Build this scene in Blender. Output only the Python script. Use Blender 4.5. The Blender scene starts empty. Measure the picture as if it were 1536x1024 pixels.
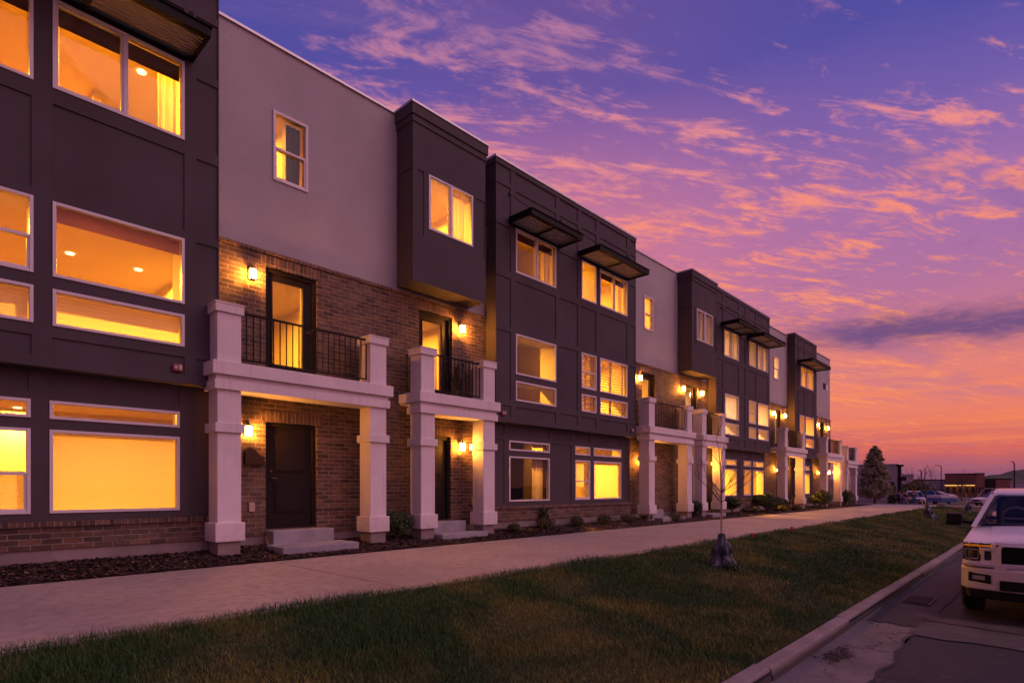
import bpy, bmesh, math, random
import numpy as np
from mathutils import Vector, Matrix
R = math.radians
random.seed(7); rng = np.random.default_rng(11)
sc = bpy.context.scene
COL = sc.collection

# ------------------------------------------------------------------ camera
TH = R(43.13)                       # camera heading, measured from the facade direction (+X)
cam = bpy.data.cameras.new("camera"); camo = bpy.data.objects.new("camera", cam); COL.objects.link(camo)
camo.location = (0, 0, 1.17); camo.rotation_euler = (R(90), 0, TH - R(90))
cam.sensor_width = 36; cam.lens = 870 / 1536 * 36; cam.shift_y = 219 / 1536
cam.clip_end = 9000; cam.clip_start = 0.05
sc.camera = camo
sc.view_settings.view_transform = 'Standard'; sc.view_settings.look = 'None'
sc.view_settings.gamma = 1; sc.view_settings.exposure = 0.0
sc.cycles.use_denoising = True
sc.cycles.max_bounces = 7; sc.cycles.diffuse_bounces = 4; sc.cycles.glossy_bounces = 3
sc.cycles.transparent_max_bounces = 14; sc.cycles.sample_clamp_indirect = 4
sc.cycles.caustics_reflective = False; sc.cycles.caustics_refractive = False

# ------------------------------------------------------------------ node helpers
class NT:
    def __init__(s, tree): s.t = tree; s.n = tree.nodes; s.l = tree.links
    def new(s, typ, **kw):
        n = s.n.new(typ)
        for k, v in kw.items():
            if k == 'inp':
                for a, b in v.items():
                    if hasattr(b, 'is_output') or isinstance(b, bpy.types.NodeSocket): s.l.new(b, n.inputs[a])
                    else: n.inputs[a].default_value = b
            else: setattr(n, k, v)
        return n
    def math(s, op, a, b=None, c=None, clamp=False):
        n = s.n.new('ShaderNodeMath'); n.operation = op; n.use_clamp = clamp
        for i, v in enumerate((a, b, c)):
            if v is None: continue
            if isinstance(v, bpy.types.NodeSocket): s.l.new(v, n.inputs[i])
            else: n.inputs[i].default_value = v
        return n.outputs[0]
    def ramp(s, fac, stops, interp='LINEAR'):
        n = s.n.new('ShaderNodeValToRGB'); n.color_ramp.interpolation = interp
        e = n.color_ramp.elements
        while len(e) < len(stops): e.new(0.5)
        for i, (p, c) in enumerate(stops):
            e[i].position = p
            e[i].color = (c, c, c, 1) if isinstance(c, (int, float)) else (*c, 1)
        s.l.new(fac, n.inputs[0]); return n.outputs[0]
    def mix(s, f, a, b, blend='MIX'):
        n = s.n.new('ShaderNodeMix'); n.data_type = 'RGBA'; n.blend_type = blend
        for k, v in ((0, f), (6, a), (7, b)):
            if isinstance(v, bpy.types.NodeSocket): s.l.new(v, n.inputs[k])
            else: n.inputs[k].default_value = v if isinstance(v, (int, float)) else (*v, 1)
        return n.outputs[2]
    def noise(s, vec, scale, detail=4, rough=.55, dist=0.):
        n = s.n.new('ShaderNodeTexNoise'); n.inputs['Scale'].default_value = scale
        n.inputs['Detail'].default_value = detail; n.inputs['Roughness'].default_value = rough
        n.inputs['Distortion'].default_value = dist
        if vec is not None: s.l.new(vec, n.inputs['Vector'])
        return n.outputs[0]
    def comb(s, x, y, z):
        n = s.n.new('ShaderNodeCombineXYZ')
        for i, v in enumerate((x, y, z)):
            if isinstance(v, bpy.types.NodeSocket): s.l.new(v, n.inputs[i])
            else: n.inputs[i].default_value = v
        return n.outputs[0]

# ------------------------------------------------------------------ world: dusk sky
def srgb(r, g, b):
    f = lambda c: c / 12.92 if c <= .04045 else ((c + .055) / 1.055) ** 2.4
    return (f(r / 255), f(g / 255), f(b / 255))
w = bpy.data.worlds.new("World"); sc.world = w; w.use_nodes = True
w.node_tree.nodes.clear(); T = NT(w.node_tree)
tc = T.new('ShaderNodeTexCoord').outputs['Generated']
sep = T.new('ShaderNodeSeparateXYZ', inp={0: tc}); dx, dy, dz = sep.outputs
cT, sT = math.cos(TH), math.sin(TH)
aR = T.math('ADD', T.math('MULTIPLY', dx, sT), T.math('MULTIPLY', dy, -cT))
aF = T.math('ADD', T.math('MULTIPLY', dx, cT), T.math('MULTIPLY', dy, sT))
az = T.math('ARCTAN2', aR, aF)
elev = T.math('MAXIMUM', dz, 0.0)
ws = T.math('ADD', elev, T.math('MULTIPLY', T.math('SUBTRACT', T.noise(T.comb(T.math('MULTIPLY', az, 1.2), T.math('MULTIPLY', dz, 3.0), 3.3), 1.6, 3), .5), .10))
base = T.ramp(ws, [(0.0, srgb(112, 78, 116)), (.028, srgb(140, 84, 112)), (.055, srgb(206, 98, 96)), (.11, srgb(228, 122, 104)),
                   (.19, srgb(206, 120, 132)), (.28, srgb(172, 112, 160)), (.38, srgb(156, 108, 170)),
                   (.47, srgb(112, 92, 170)), (.56, srgb(78, 76, 160)), (.8, srgb(58, 62, 140))])
den = T.math('ADD', elev, 0.10)
px = T.math('DIVIDE', aR, den); py = T.math('DIVIDE', aF, den)
# slightly slanted streaks
sx = T.math('ADD', T.math('MULTIPLY', px, .50), T.math('MULTIPLY', py, .10))
sy = T.math('SUBTRACT', T.math('MULTIPLY', py, 1.0), T.math('MULTIPLY', px, .22))
p1 = T.comb(T.math('ADD', sx, 4.2), T.math('ADD', sy, 1.5), 0.0)
# warm glow spreading up from the sunset, left of the view's middle
glow = T.math('POWER', 2.718, T.math('MULTIPLY', T.math('POWER', T.math('SUBTRACT', az, .08), 2.0), -9.0))
glow = T.math('MULTIPLY', glow, T.ramp(elev, [(.0, 0.), (.14, .40), (.30, .82), (.42, .60), (.56, .10)]))
base = T.mix(glow, base, srgb(226, 126, 136))
gr2 = T.math('POWER', 2.718, T.math('ADD', T.math('MULTIPLY', T.math('POWER', T.math('SUBTRACT', az, .52), 2.0), -16.0), T.math('MULTIPLY', T.math('POWER', T.math('SUBTRACT', dz, .165), 2.0), -260.0)))
base = T.mix(T.math('MULTIPLY', gr2, .5), base, srgb(250, 138, 98))
big = T.noise(p1, .55, 3, .5, .3)
mid = T.noise(p1, 1.9, 5, .6, .9)
fine = T.noise(T.comb(T.math('MULTIPLY', sx, 1.1), T.math('MULTIPLY', sy, 2.0), 9.0), 5.6, 10, .68, .9)
puff = T.noise(T.comb(T.math('MULTIPLY', sx, 2.2), T.math('MULTIPLY', sy, 2.1), 5.0), 10.5, 5, .62, .5)
# more cloud around the middle of the view, less in the top right corner
cov = T.math('MULTIPLY', T.math('ABSOLUTE', T.math('SUBTRACT', az, .10)), -.13)
cov = T.math('ADD', cov, T.ramp(elev, [(0., .0), (.2, .10), (.36, .15), (.45, .08), (.54, .01), (.8, -.08)]))
m1 = T.math('ADD', T.math('ADD', T.math('MULTIPLY', big, .26), T.math('MULTIPLY', mid, .46)), T.math('ADD', T.math('MULTIPLY', fine, 1.0), T.math('MULTIPLY', puff, .48)))
m1 = T.math('ADD', m1, cov)
cl = T.new('ShaderNodeMapRange', inp={0: m1, 1: 1.115, 2: 1.35, 3: 0., 4: 1.}); cl.interpolation_type = 'SMOOTHSTEP'; cl = cl.outputs[0]
ccol = T.ramp(elev, [(0.0, srgb(226, 96, 76)), (.04, srgb(250, 118, 72)), (.12, srgb(255, 148, 88)), (.25, srgb(255, 148, 100)), (.36, srgb(252, 142, 114)),
                     (.48, srgb(238, 142, 142)), (.60, srgb(190, 124, 158)), (.85, srgb(130, 100, 150))])
core = T.new('ShaderNodeMapRange', inp={0: m1, 1: 1.29, 2: 1.46, 3: 0., 4: 1.}).outputs[0]
coref = T.ramp(elev, [(.1, .65), (.36, .7), (.46, .3), (.6, .05)])
ccol = T.mix(T.math('MULTIPLY', core, coref), ccol, srgb(255, 166, 98))
sky = T.mix(T.math('MULTIPLY', cl, .90), base, ccol)
# purple shade on the undersides
und = T.noise(T.comb(T.math('ADD', T.math('MULTIPLY', sx, .8), 12.), sy, 21.0), 1.7, 6, .62, .6)
um = T.new('ShaderNodeMapRange', inp={0: und, 1: .55, 2: .68, 3: 0., 4: 1.}); um.interpolation_type = 'SMOOTHSTEP'
sky = T.mix(T.math('MULTIPLY', um.outputs[0], T.ramp(elev, [(0., .1), (.2, .35), (.45, .45), (.7, .3)])), sky, srgb(134, 98, 160))
# dark purple banks low down
p2 = T.comb(T.math('MULTIPLY', az, 2.3), T.math('MULTIPLY', dz, 15.0), 7.7)
bk = T.noise(p2, 1.05, 9, .62, .35)
bm = T.new('ShaderNodeMapRange', inp={0: bk, 1: .575, 2: .70, 3: 0., 4: 1.}); bm.interpolation_type = 'SMOOTHSTEP'
lowm = T.ramp(elev, [(0., .2), (.06, .55), (.14, .9), (.26, 1.), (.36, .35), (.46, .0)])
sky = T.mix(T.math('MULTIPLY', T.math('MULTIPLY', bm.outputs[0], lowm), .85), sky, srgb(112, 78, 124))
# one long bank of cloud to the right, about 14 degrees up
g1 = T.math('ADD', T.math('SUBTRACT', dz, .219), T.math('MULTIPLY', T.math('SUBTRACT', az, .61), .07))
nb = T.noise(T.comb(T.math('MULTIPLY', az, 9.0), T.math('MULTIPLY', dz, 30.0), 1.7), 1.5, 8, .66, .4)
g1 = T.math('ADD', g1, T.math('MULTIPLY', T.math('SUBTRACT', nb, .5), .060))
ga = T.math('POWER', 2.718, T.math('MULTIPLY', T.math('MULTIPLY', g1, g1), -2600.))
gz = T.new('ShaderNodeMapRange', inp={0: az, 1: .38, 2: .56, 3: 0., 4: 1.}); gz.interpolation_type = 'SMOOTHSTEP'
sky = T.mix(T.math('MULTIPLY', T.math('MULTIPLY', ga, gz.outputs[0]), .9), sky, srgb(98, 72, 126))
# thin glowing lines near the horizon
nl = T.noise(T.comb(T.math('MULTIPLY', az, 1.6), T.math('MULTIPLY', dz, 46.0), 2.2), 1.0, 5, .55, .2)
lm = T.new('ShaderNodeMapRange', inp={0: nl, 1: .54, 2: .72, 3: 0., 4: 1.}).outputs[0]
lowl = T.ramp(elev, [(0., 0.), (.025, .3), (.06, 1.), (.19, .6), (.27, 0.)])
sky = T.mix(T.math('MULTIPLY', T.math('MULTIPLY', lm, lowl), .75), sky, srgb(255, 140, 78))
# the afterglow side behind the camera that lights the facades
back = T.new('ShaderNodeMapRange', inp={0: dy, 1: .02, 2: -.5, 3: 0., 4: 1.}); back.interpolation_type = 'SMOOTHSTEP'
bcol = T.ramp(elev, [(0., srgb(186, 112, 118)), (.2, srgb(200, 132, 150)), (.5, srgb(158, 122, 170)), (1., srgb(105, 92, 150))])
bcol = T.mix(1.0, bcol, (1.60, 1.36, 1.46), 'MULTIPLY')
sky = T.mix(back.outputs[0], sky, bcol)
# darker towards -X (the side faces of the bays are nearly black in the photograph)
side = T.new('ShaderNodeMapRange', inp={0: dx, 1: -.1, 2: -.9, 3: 1., 4: .35}).outputs[0]
sky = T.mix(1.0, sky, T.comb(side, side, side), 'MULTIPLY')
nis = T.new('ShaderNodeTexSky'); nis.sky_type = 'NISHITA'; nis.sun_disc = False
nis.sun_elevation = R(3); nis.sun_rotation = R(140)
sky = T.mix(1.0, sky, T.mix(1.0, nis.outputs[0], (.004, .004, .004), 'MULTIPLY'), 'ADD')
bg = T.new('ShaderNodeBackground', inp={0: sky, 1: 1.0})
T.new('ShaderNodeOutputWorld', inp={0: bg.outputs[0]})

sun = bpy.data.lights.new("sun", 'SUN'); sun.energy = .80; sun.angle = R(50); sun.color = (1, .60, .52)
suno = bpy.data.objects.new("sun", sun); COL.objects.link(suno)
suno.rotation_euler = Vector((-.42, .62, -.80)).to_track_quat('-Z', 'Y').to_euler()

# ------------------------------------------------------------------ materials
MATS = {}
def mat(name, col, rough=.6, metal=0., spec=.5, emit=None, estr=0., fn=None):
    if name in MATS: return MATS[name]
    m = bpy.data.materials.new(name); m.use_nodes = True; t = NT(m.node_tree)
    b = m.node_tree.nodes['Principled BSDF']
    b.inputs['Base Color'].default_value = (*col, 1); b.inputs['Roughness'].default_value = rough
    b.inputs['Metallic'].default_value = metal; b.inputs['Specular IOR Level'].default_value = spec
    if emit: b.inputs['Emission Color'].default_value = (*emit, 1); b.inputs['Emission Strength'].default_value = estr
    if fn: fn(t, b)
    MATS[name] = m; return m
def pos(t): return t.new('ShaderNodeNewGeometry').outputs['Position']
def bump(t, b, h, st=.3, dist=.01):
    n = t.new('ShaderNodeBump', inp={'Height': h, 'Strength': st, 'Distance': dist}); t.l.new(n.outputs[0], b.inputs['Normal']); return n
def wallvec(t):
    s = t.new('ShaderNodeSeparateXYZ', inp={0: pos(t)})
    return t.math('ADD', s.outputs[0], s.outputs[1]), s.outputs[2]
def f_varied(c1, c2, scale, bs=60, bst=.25, bd=.004):
    def fn(t, b):
        p = pos(t)
        t.l.new(t.mix(t.ramp(t.noise(p, scale, 5), [(.3, 0.), (.7, 1.)]), c1, c2), b.inputs['Base Color'])
        bump(t, b, t.noise(p, bs, 4), bst, bd)
    return fn
def brick_fn(w=.235, h=.079, rot=False, off=.5):
    def fn(t, b):
        u, v = wallvec(t)
        if rot: u, v = v, u
        vec = t.comb(u, v, 0.)
        # wobble a little so courses are not ruler straight
        wob = t.new('ShaderNodeVectorMath', operation='ADD', inp={0: vec, 1: t.mix(1., (0, 0, 0), t.mix(1., t.new('ShaderNodeTexNoise', inp={'Vector': pos(t), 'Scale': 9.}).outputs[1], (.010, .010, 0), 'MULTIPLY'), 'ADD')})
        br = t.new('ShaderNodeTexBrick', offset=off, squash=1.0, inp={'Vector': wob.outputs[0], 'Scale': 1., 'Mortar Size': .0075, 'Mortar Smooth': .25,
             'Bias': -.1, 'Brick Width': w, 'Row Height': h, 'Color1': (.195, .104, .050, 1), 'Color2': (.030, .021, .016, 1), 'Mortar': (.30, .25, .195, 1)})
        cu = t.noise(t.comb(t.math('MULTIPLY', u, 1.), v, 2.), 2.2, 4)
        col = t.mix(t.ramp(cu, [(.45, 0.), (.75, .35)]), br.outputs[0], (.36, .27, .20))
        sp = t.noise(pos(t), 55, 3)
        col = t.mix(t.ramp(sp, [(.35, .45), (.6, 0.)]), col, (.06, .035, .03))
        col = t.mix(t.ramp(t.noise(t.comb(t.math('MULTIPLY', u, 3.1), t.math('MULTIPLY', v, 9.0), 4.), 1.3, 3), [(.38, .4), (.56, 0.)]), col, (.045, .030, .024))
        t.l.new(col, b.inputs['Base Color'])
        h_ = t.math('ADD', t.math('MULTIPLY', br.outputs[1], -1.), t.math('MULTIPLY', t.noise(pos(t), 70, 4), .35))
        bump(t, b, h_, .9, .008)
    return fn
M_PANEL = mat('dark_panel_paint', (.062, .050, .056), .75, spec=.25, fn=f_varied((.062, .051, .056), (.082, .069, .074), .9, 60, .4, .003))
M_STUCCO = mat('stucco', (.36, .34, .34), .9, fn=f_varied((.39, .37, .365), (.50, .475, .465), .55, 70, 1., .014))
def f_trim(t, b):
    p = pos(t); sp = t.new('ShaderNodeSeparateXYZ', inp={0: p})
    c = t.mix(t.ramp(t.noise(p, 1.6, 5), [(.3, 0.), (.7, 1.)]), (.66, .62, .60), (.76, .715, .69))
    st = t.noise(t.comb(t.math('MULTIPLY', sp.outputs[0], 14.), t.math('MULTIPLY', sp.outputs[1], 14.), t.math('MULTIPLY', sp.outputs[2], .8)), 1., 4, .6)
    c = t.mix(t.ramp(st, [(.52, 0.), (.75, .35)]), c, (.44, .39, .36))
    d = t.math('MULTIPLY', t.math('SUBTRACT', .62, sp.outputs[2]), 1.5, clamp=True)
    c = t.mix(t.math('MULTIPLY', d, t.ramp(t.noise(p, 9, 5, .65), [(.35, 0.), (.7, .9)])), c, (.30, .24, .21))
    t.l.new(c, b.inputs['Base Color']); bump(t, b, t.noise(p, 120, 4), .6, .004)
M_TRIM = mat('white_trim_stucco', (.62, .55, .54), .75, fn=f_trim)
M_BRICK = mat('brick', (.2, .1, .08), .85, fn=brick_fn())
M_SOLDIER = mat('soldier_brick', (.2, .1, .08), .85, fn=brick_fn(rot=True, off=0.))
M_ROWLOCK = mat('rowlock_brick', (.2, .1, .08), .85, fn=brick_fn(w=.12, h=.079, rot=True, off=0.))
M_FOUND = mat('foundation_concrete', (.27, .22, .20), .9, fn=f_varied((.20, .165, .15), (.31, .26, .235), 2.2, 70, .4, .004))
M_FLASH = mat('metal_flashing', (.55, .52, .54), .4, .6)
M_VINYL = mat('white_vinyl', (.66, .63, .64), .35)
M_BLACKM = mat('black_metal', (.009, .008, .009), .6, 0., .15)
M_DOOR = mat('dark_door_paint', (.012, .008, .007), .65, spec=.2)
M_LOUVRE = mat('louvre_slat', (.11, .09, .095), .6, .0)
M_ROOM = mat('interior_wall', (.84, .76, .60), .9)
M_ROOMD = mat('interior_shade', (.06, .04, .035), .9)  # shaded copy of the room wall: an unlit room's darkness in the colour
M_FLOOR_IN = mat('interior_floor', (.25, .14, .07), .6)
M_WOODF = mat('furniture_wood', (.16, .07, .03), .5)
def mk_glass():
    m = bpy.data.materials.new('window_glass'); m.use_nodes = True; m.node_tree.nodes.clear(); t = NT(m.node_tree)
    g = t.new('ShaderNodeBsdfGlossy', inp={'Roughness': .015, 'Color': (.9, .9, .95, 1)})
    tr = t.new('ShaderNodeBsdfTransparent', inp={0: (.90, .90, .88, 1)})
    fr = t.new('ShaderNodeLayerWeight', inp={'Blend': .22}).outputs['Fresnel']
    mx = t.new('ShaderNodeMixShader', inp={0: t.math('ADD', t.math('MULTIPLY', fr, .75), .02), 1: tr.outputs[0], 2: g.outputs[0]})
    n = t.noise(pos(t), .7, 2)
    bp = t.new('ShaderNodeBump', inp={'Height': n, 'Strength': .25, 'Distance': .02}); t.l.new(bp.outputs[0], g.inputs['Normal'])
    t.new('ShaderNodeOutputMaterial', inp={0: mx.outputs[0]}); return m
M_GLASS = mk_glass()
def mk_cloth(name, col, tr=.55):
    m = bpy.data.materials.new(name); m.use_nodes = True; m.node_tree.nodes.clear(); t = NT(m.node_tree)
    d = t.new('ShaderNodeBsdfDiffuse', inp={0: (*col, 1)}); s = t.new('ShaderNodeBsdfTranslucent', inp={0: (*col, 1)})
    mx = t.new('ShaderNodeMixShader', inp={0: tr, 1: d.outputs[0], 2: s.outputs[0]})
    t.new('ShaderNodeOutputMaterial', inp={0: mx.outputs[0]}); return m
M_BLIND = mk_cloth('blind_fabric', (.80, .72, .58), .62)
M_CURT = mk_cloth('curtain_cloth', (.72, .62, .48), .5)
M_LAMP = mat('lamp_glass', (.9, .7, .4), .4, emit=(1, .335, .04), estr=520)
M_DOWN = mat('downlight_lens', (.9, .8, .6), .4, emit=(1, .62, .22), estr=5)
M_STEP = mat('step_concrete', (.32, .31, .33), .88, fn=f_varied((.24, .235, .25), (.36, .35, .36), 3., 60, .5, .004))

# ------------------------------------------------------------------ mesh builder
class MB:
    def __init__(s): s.v = []; s.f = []; s.m = []
    def quad(s, a, b, c, d, mi=0):
        i = len(s.v); s.v += [tuple(a), tuple(b), tuple(c), tuple(d)]; s.f.append((i, i + 1, i + 2, i + 3)); s.m.append(mi); return s
    def poly(s, pts, mi=0):
        i = len(s.v); s.v += [tuple(p) for p in pts]; s.f.append(tuple(range(i, i + len(pts)))); s.m.append(mi); return s
    def box(s, x0, x1, y0, y1, z0, z1, mi=0, skip=''):
        i = len(s.v)
        s.v += [(x0, y0, z0), (x1, y0, z0), (x1, y1, z0), (x0, y1, z0), (x0, y0, z1), (x1, y0, z1), (x1, y1, z1), (x0, y1, z1)]
        for k, f in (('b', (0, 3, 2, 1)), ('t', (4, 5, 6, 7)), ('f', (0, 1, 5, 4)), ('r', (1, 2, 6, 5)), ('k', (2, 3, 7, 6)), ('l', (3, 0, 4, 7))):
            if k in skip: continue
            s.f.append(tuple(i + q for q in f)); s.m.append(mi)
        return s
    def tube(s, pts, rads, n=8, mi=0, cap=True):
        pts = [Vector(p) for p in pts]; base = len(s.v)
        if isinstance(rads, (int, float)): rads = [rads] * len(pts)
        up = None
        for k, p in enumerate(pts):
            d = (pts[min(k + 1, len(pts) - 1)] - pts[max(k - 1, 0)]).normalized()
            if up is None or abs(d.dot(up)) > .98: up = Vector((0, 0, 1)) if abs(d.z) < .9 else Vector((1, 0, 0))
            a = d.cross(up).normalized(); b = d.cross(a).normalized()
            for q in range(n):
                t = 2 * math.pi * q / n
                s.v.append(tuple(p + (a * math.cos(t) + b * math.sin(t)) * rads[k]))
        for k in range(len(pts) - 1):
            for q in range(n):
                q2 = (q + 1) % n
                s.f.append((base + k * n + q, base + k * n + q2, base + (k + 1) * n + q2, base + (k + 1) * n + q)); s.m.append(mi)
        if cap:
            s.f.append(tuple(base + q for q in range(n))); s.m.append(mi)
            s.f.append(tuple(base + (len(pts) - 1) * n + q for q in range(n - 1, -1, -1))); s.m.append(mi)
        return s
    def prism(s, outline, y0, y1, mi=0):
        """outline in (x,z), extruded along y"""
        i = len(s.v); n = len(outline)
        s.v += [(x, y0, z) for x, z in outline] + [(x, y1, z) for x, z in outline]
        s.f.append(tuple(i + k for k in range(n))); s.m.append(mi)
        s.f.append(tuple(i + n + k for k in range(n - 1, -1, -1))); s.m.append(mi)
        for k in range(n):
            k2 = (k + 1) % n
            s.f.append((i + k2, i + k, i + n + k, i + n + k2)); s.m.append(mi)
        return s
    def build(s, name, mats, parent=None, org=None, bevel=0, smooth=False, seg=2):
        me = bpy.data.meshes.new(name)
        o = org if org is not None else (worldloc(parent) if parent is not None else Vector((0, 0, 0)))
        o = Vector(o)
        me.from_pydata([(a - o.x, b - o.y, c - o.z) for a, b, c in s.v], [], s.f)
        if not isinstance(mats, (list, tuple)): mats = [mats]
        for m in mats: me.materials.append(m)
        me.polygons.foreach_set('material_index', s.m)
        if smooth: me.polygons.foreach_set('use_smooth', [True] * len(s.f))
        me.update()
        ob = bpy.data.objects.new(name, me); COL.objects.link(ob)
        if parent is not None: ob.parent = parent; ob.location = o - worldloc(parent)
        else: ob.location = o
        if bevel:
            b = ob.modifiers.new('bevel', 'BEVEL'); b.width = bevel; b.segments = seg; b.limit_method = 'ANGLE'; b.angle_limit = R(40)
        return ob
def worldloc(o):
    v = Vector((0, 0, 0))
    while o is not None: v = v + o.location; o = o.parent
    return v
def tag(o, label=None, cat=None, group=None, kind=None):
    if label: o['label'] = label
    if cat: o['category'] = cat
    if group: o['group'] = group
    if kind: o['kind'] = kind
    return o
def thing(name, loc, label, cat, group=None):
    o = bpy.data.objects.new(name, None); COL.objects.link(o); o.location = loc
    o.empty_display_size = .2
    return tag(o, label, cat, group)
def npmesh(name, verts, faces, mats, parent=None, loc=(0, 0, 0), attr=None, smooth=False):
    """verts (N,3), faces (M,k) numpy, optional per-face material index array"""
    me = bpy.data.meshes.new(name); k = faces.shape[1]
    me.vertices.add(len(verts)); me.vertices.foreach_set('co', verts.astype(np.float32).ravel())
    me.loops.add(faces.size); me.loops.foreach_set('vertex_index', faces.astype(np.int32).ravel())
    me.polygons.add(len(faces)); me.polygons.foreach_set('loop_start', np.arange(0, faces.size, k, dtype=np.int32))
    me.polygons.foreach_set('loop_total', np.full(len(faces), k, dtype=np.int32))
    for m in (mats if isinstance(mats, (list, tuple)) else [mats]): me.materials.append(m)
    if attr is not None: me.polygons.foreach_set('material_index', attr.astype(np.int32))
    me.update(calc_edges=True); me.validate()
    o = bpy.data.objects.new(name, me); COL.objects.link(o); o.location = loc
    if parent is not None: o.parent = parent
    return o
def copy_tree(o, parent=None):
    c = o.copy(); COL.objects.link(c)
    if parent is not None: c.parent = parent
    for ch in list(o.children): copy_tree(ch, c)
    return c

def relief(mb, u0, u1, z0, z1, cells, place, rev=.1, mi=0):
    """stepped wall face. cells: (ua,ub,za,zb,depth,hole). place(u,depth,z)->point"""
    us = sorted({u0, u1, *[c[0] for c in cells], *[c[1] for c in cells]}); zs = sorted({z0, z1, *[c[2] for c in cells], *[c[3] for c in cells]})
    us = [u for u in us if u0 <= u <= u1]; zs = [z for z in zs if z0 <= z <= z1]
    nu, nz = len(us) - 1, len(zs) - 1
    D = [[0.] * nz for _ in range(nu)]; H = [[False] * nz for _ in range(nu)]
    for i in range(nu):
        for j in range(nz):
            uc = (us[i] + us[i + 1]) / 2; zc = (zs[j] + zs[j + 1]) / 2
            for c in cells:
                if c[0] < uc < c[1] and c[2] < zc < c[3]:
                    D[i][j] = c[4]
                    if c[5]: H[i][j] = True; D[i][j] = rev
    for i in range(nu):
        for j in range(nz):
            a, b, c, d = us[i], us[i + 1], zs[j], zs[j + 1]; q = D[i][j]
            if not H[i][j]: mb.quad(place(a, q, c), place(b, q, c), place(b, q, d), place(a, q, d), mi)
            if i + 1 < nu and abs(D[i + 1][j] - q) > 1e-6: q2 = D[i + 1][j]; mb.quad(place(b, q, c), place(b, q2, c), place(b, q2, d), place(b, q, d), mi)
            if j + 1 < nz and abs(D[i][j + 1] - q) > 1e-6: q2 = D[i][j + 1]; mb.quad(place(a, q, d), place(b, q, d), place(b, q2, d), place(a, q2, d), mi)

# ------------------------------------------------------------------ setting: ground
def lawn_z(y):
    t = min(max((5.46 - y) / (5.46 - 2.25), 0), 1)
    return -.015 - .60 * (t ** 1.15)
ROAD = -.78
def f_walk(t, b):
    p = pos(t); n1 = t.noise(p, .55, 5, .6); n2 = t.noise(p, 7, 6, .65); n3 = t.noise(p, 90, 3)
    c = t.mix(t.ramp(n1, [(.3, 0.), (.7, 1.)]), (.33, .265, .225), (.46, .38, .32))
    c = t.mix(t.ramp(n2, [(.38, .55), (.55, 0.)]), c, (.23, .19, .175))
    c = t.mix(t.ramp(n3, [(.30, .5), (.45, 0.)]), c, (.14, .12, .11))
    t.l.new(c, b.inputs['Base Color']); bump(t, b, t.math('ADD', n2, t.math('MULTIPLY', n3, .4)), .35, .006)
M_WALK = mat('sidewalk_concrete', (.33, .28, .26), .8, fn=f_walk)
mb = MB()
joints = [-4., -.5, 4.1, 8.6, 12.5, 16.6, 20.7, 24.8, 28.9, 33., 37.1, 41.2, 46.4]
for a, b in zip(joints[:-1], joints[1:]): mb.box(a + .008, b - .008, 5.46, 9.06, -.12, 0.0)
wk = mb.build('sidewalk', M_WALK, bevel=.008); tag(wk, kind='structure')
mb = MB(); mb.box(-4, 46.4, 5.47, 9.05, -.2, -.02)
tag(mb.build('sidewalk_bed', mat('joint_dirt', (.03, .025, .02), .95)), kind='structure')

def f_asph(t, b):
    p = pos(t); n1 = t.noise(p, .8, 5); n2 = t.noise(p, 120, 3); n3 = t.noise(p, 1.7, 7, .7, .6)
    c = t.mix(t.ramp(n1, [(.35, 0.), (.65, 1.)]), (.011, .010, .013), (.019, .018, .021))
    c = t.mix(t.ramp(n2, [(.56, 0.), (.74, .45)]), c, (.09, .085, .085))
    c = t.mix(t.ramp(n3, [(.60, 0.), (.66, .4)]), c, (.10, .09, .09))
    cr = t.new('ShaderNodeTexVoronoi', feature='DISTANCE_TO_EDGE', inp={'Vector': t.new('ShaderNodeVectorMath', operation='ADD', inp={0: p, 1: t.new('ShaderNodeTexNoise', inp={'Vector': p, 'Scale': 2.5, 'Detail': 5.}).outputs[1]}).outputs[0], 'Scale': .42}).outputs[0]
    c = t.mix(t.ramp(cr, [(.0, .95), (.008, .9), (.016, 0.)]), c, (.008, .008, .009))
    t.l.new(c, b.inputs['Base Color']); bump(t, b, t.math('ADD', n2, n3), .5, .006)
M_ASPH = mat('asphalt', (.05, .05, .05), .7, spec=.35, fn=f_asph)
mb = MB(); mb.box(-6, 60, -9, 1.37, ROAD - .1, ROAD)
tag(mb.build('road', M_ASPH), kind='structure')
def f_gut(t, b):
    p = pos(t); n1 = t.noise(p, .9, 6, .65); n2 = t.noise(p, 3.5, 7, .7, .5); n3 = t.noise(p, 100, 3)
    c = t.mix(t.ramp(n1, [(.35, 0.), (.65, 1.)]), (.095, .082, .080), (.19, .165, .158))
    c = t.mix(t.ramp(n2, [(.35, .8), (.5, 0.)]), c, (.07, .062, .060))
    c = t.mix(t.ramp(n3, [(.35, .5), (.5, 0.)]), c, (.09, .08, .078))
    cr = t.new('ShaderNodeTexVoronoi', feature='DISTANCE_TO_EDGE', inp={'Vector': t.new('ShaderNodeVectorMath', operation='ADD', inp={0: p, 1: t.new('ShaderNodeTexNoise', inp={'Vector': p, 'Scale': 3., 'Detail': 5.}).outputs[1]}).outputs[0], 'Scale': .5}).outputs[0]
    c = t.mix(t.ramp(cr, [(.0, .9), (.006, .85), (.014, 0.)]), c, (.02, .018, .018))
    t.l.new(c, b.inputs['Base Color']); bump(t, b, t.math('ADD', n2, n3), .5, .006)
M_GUT = mat('gutter_concrete', (.2, .17, .16), .85, fn=f_gut)
mb = MB()
edge = []
for k in range(0, 331):
    x = -6 + k * .2
    edge.append((x, 1.36 + .035 * math.sin(x * 2.3) + .03 * math.sin(x * 7.1 + 1) + random.uniform(-.012, .012)))
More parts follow.
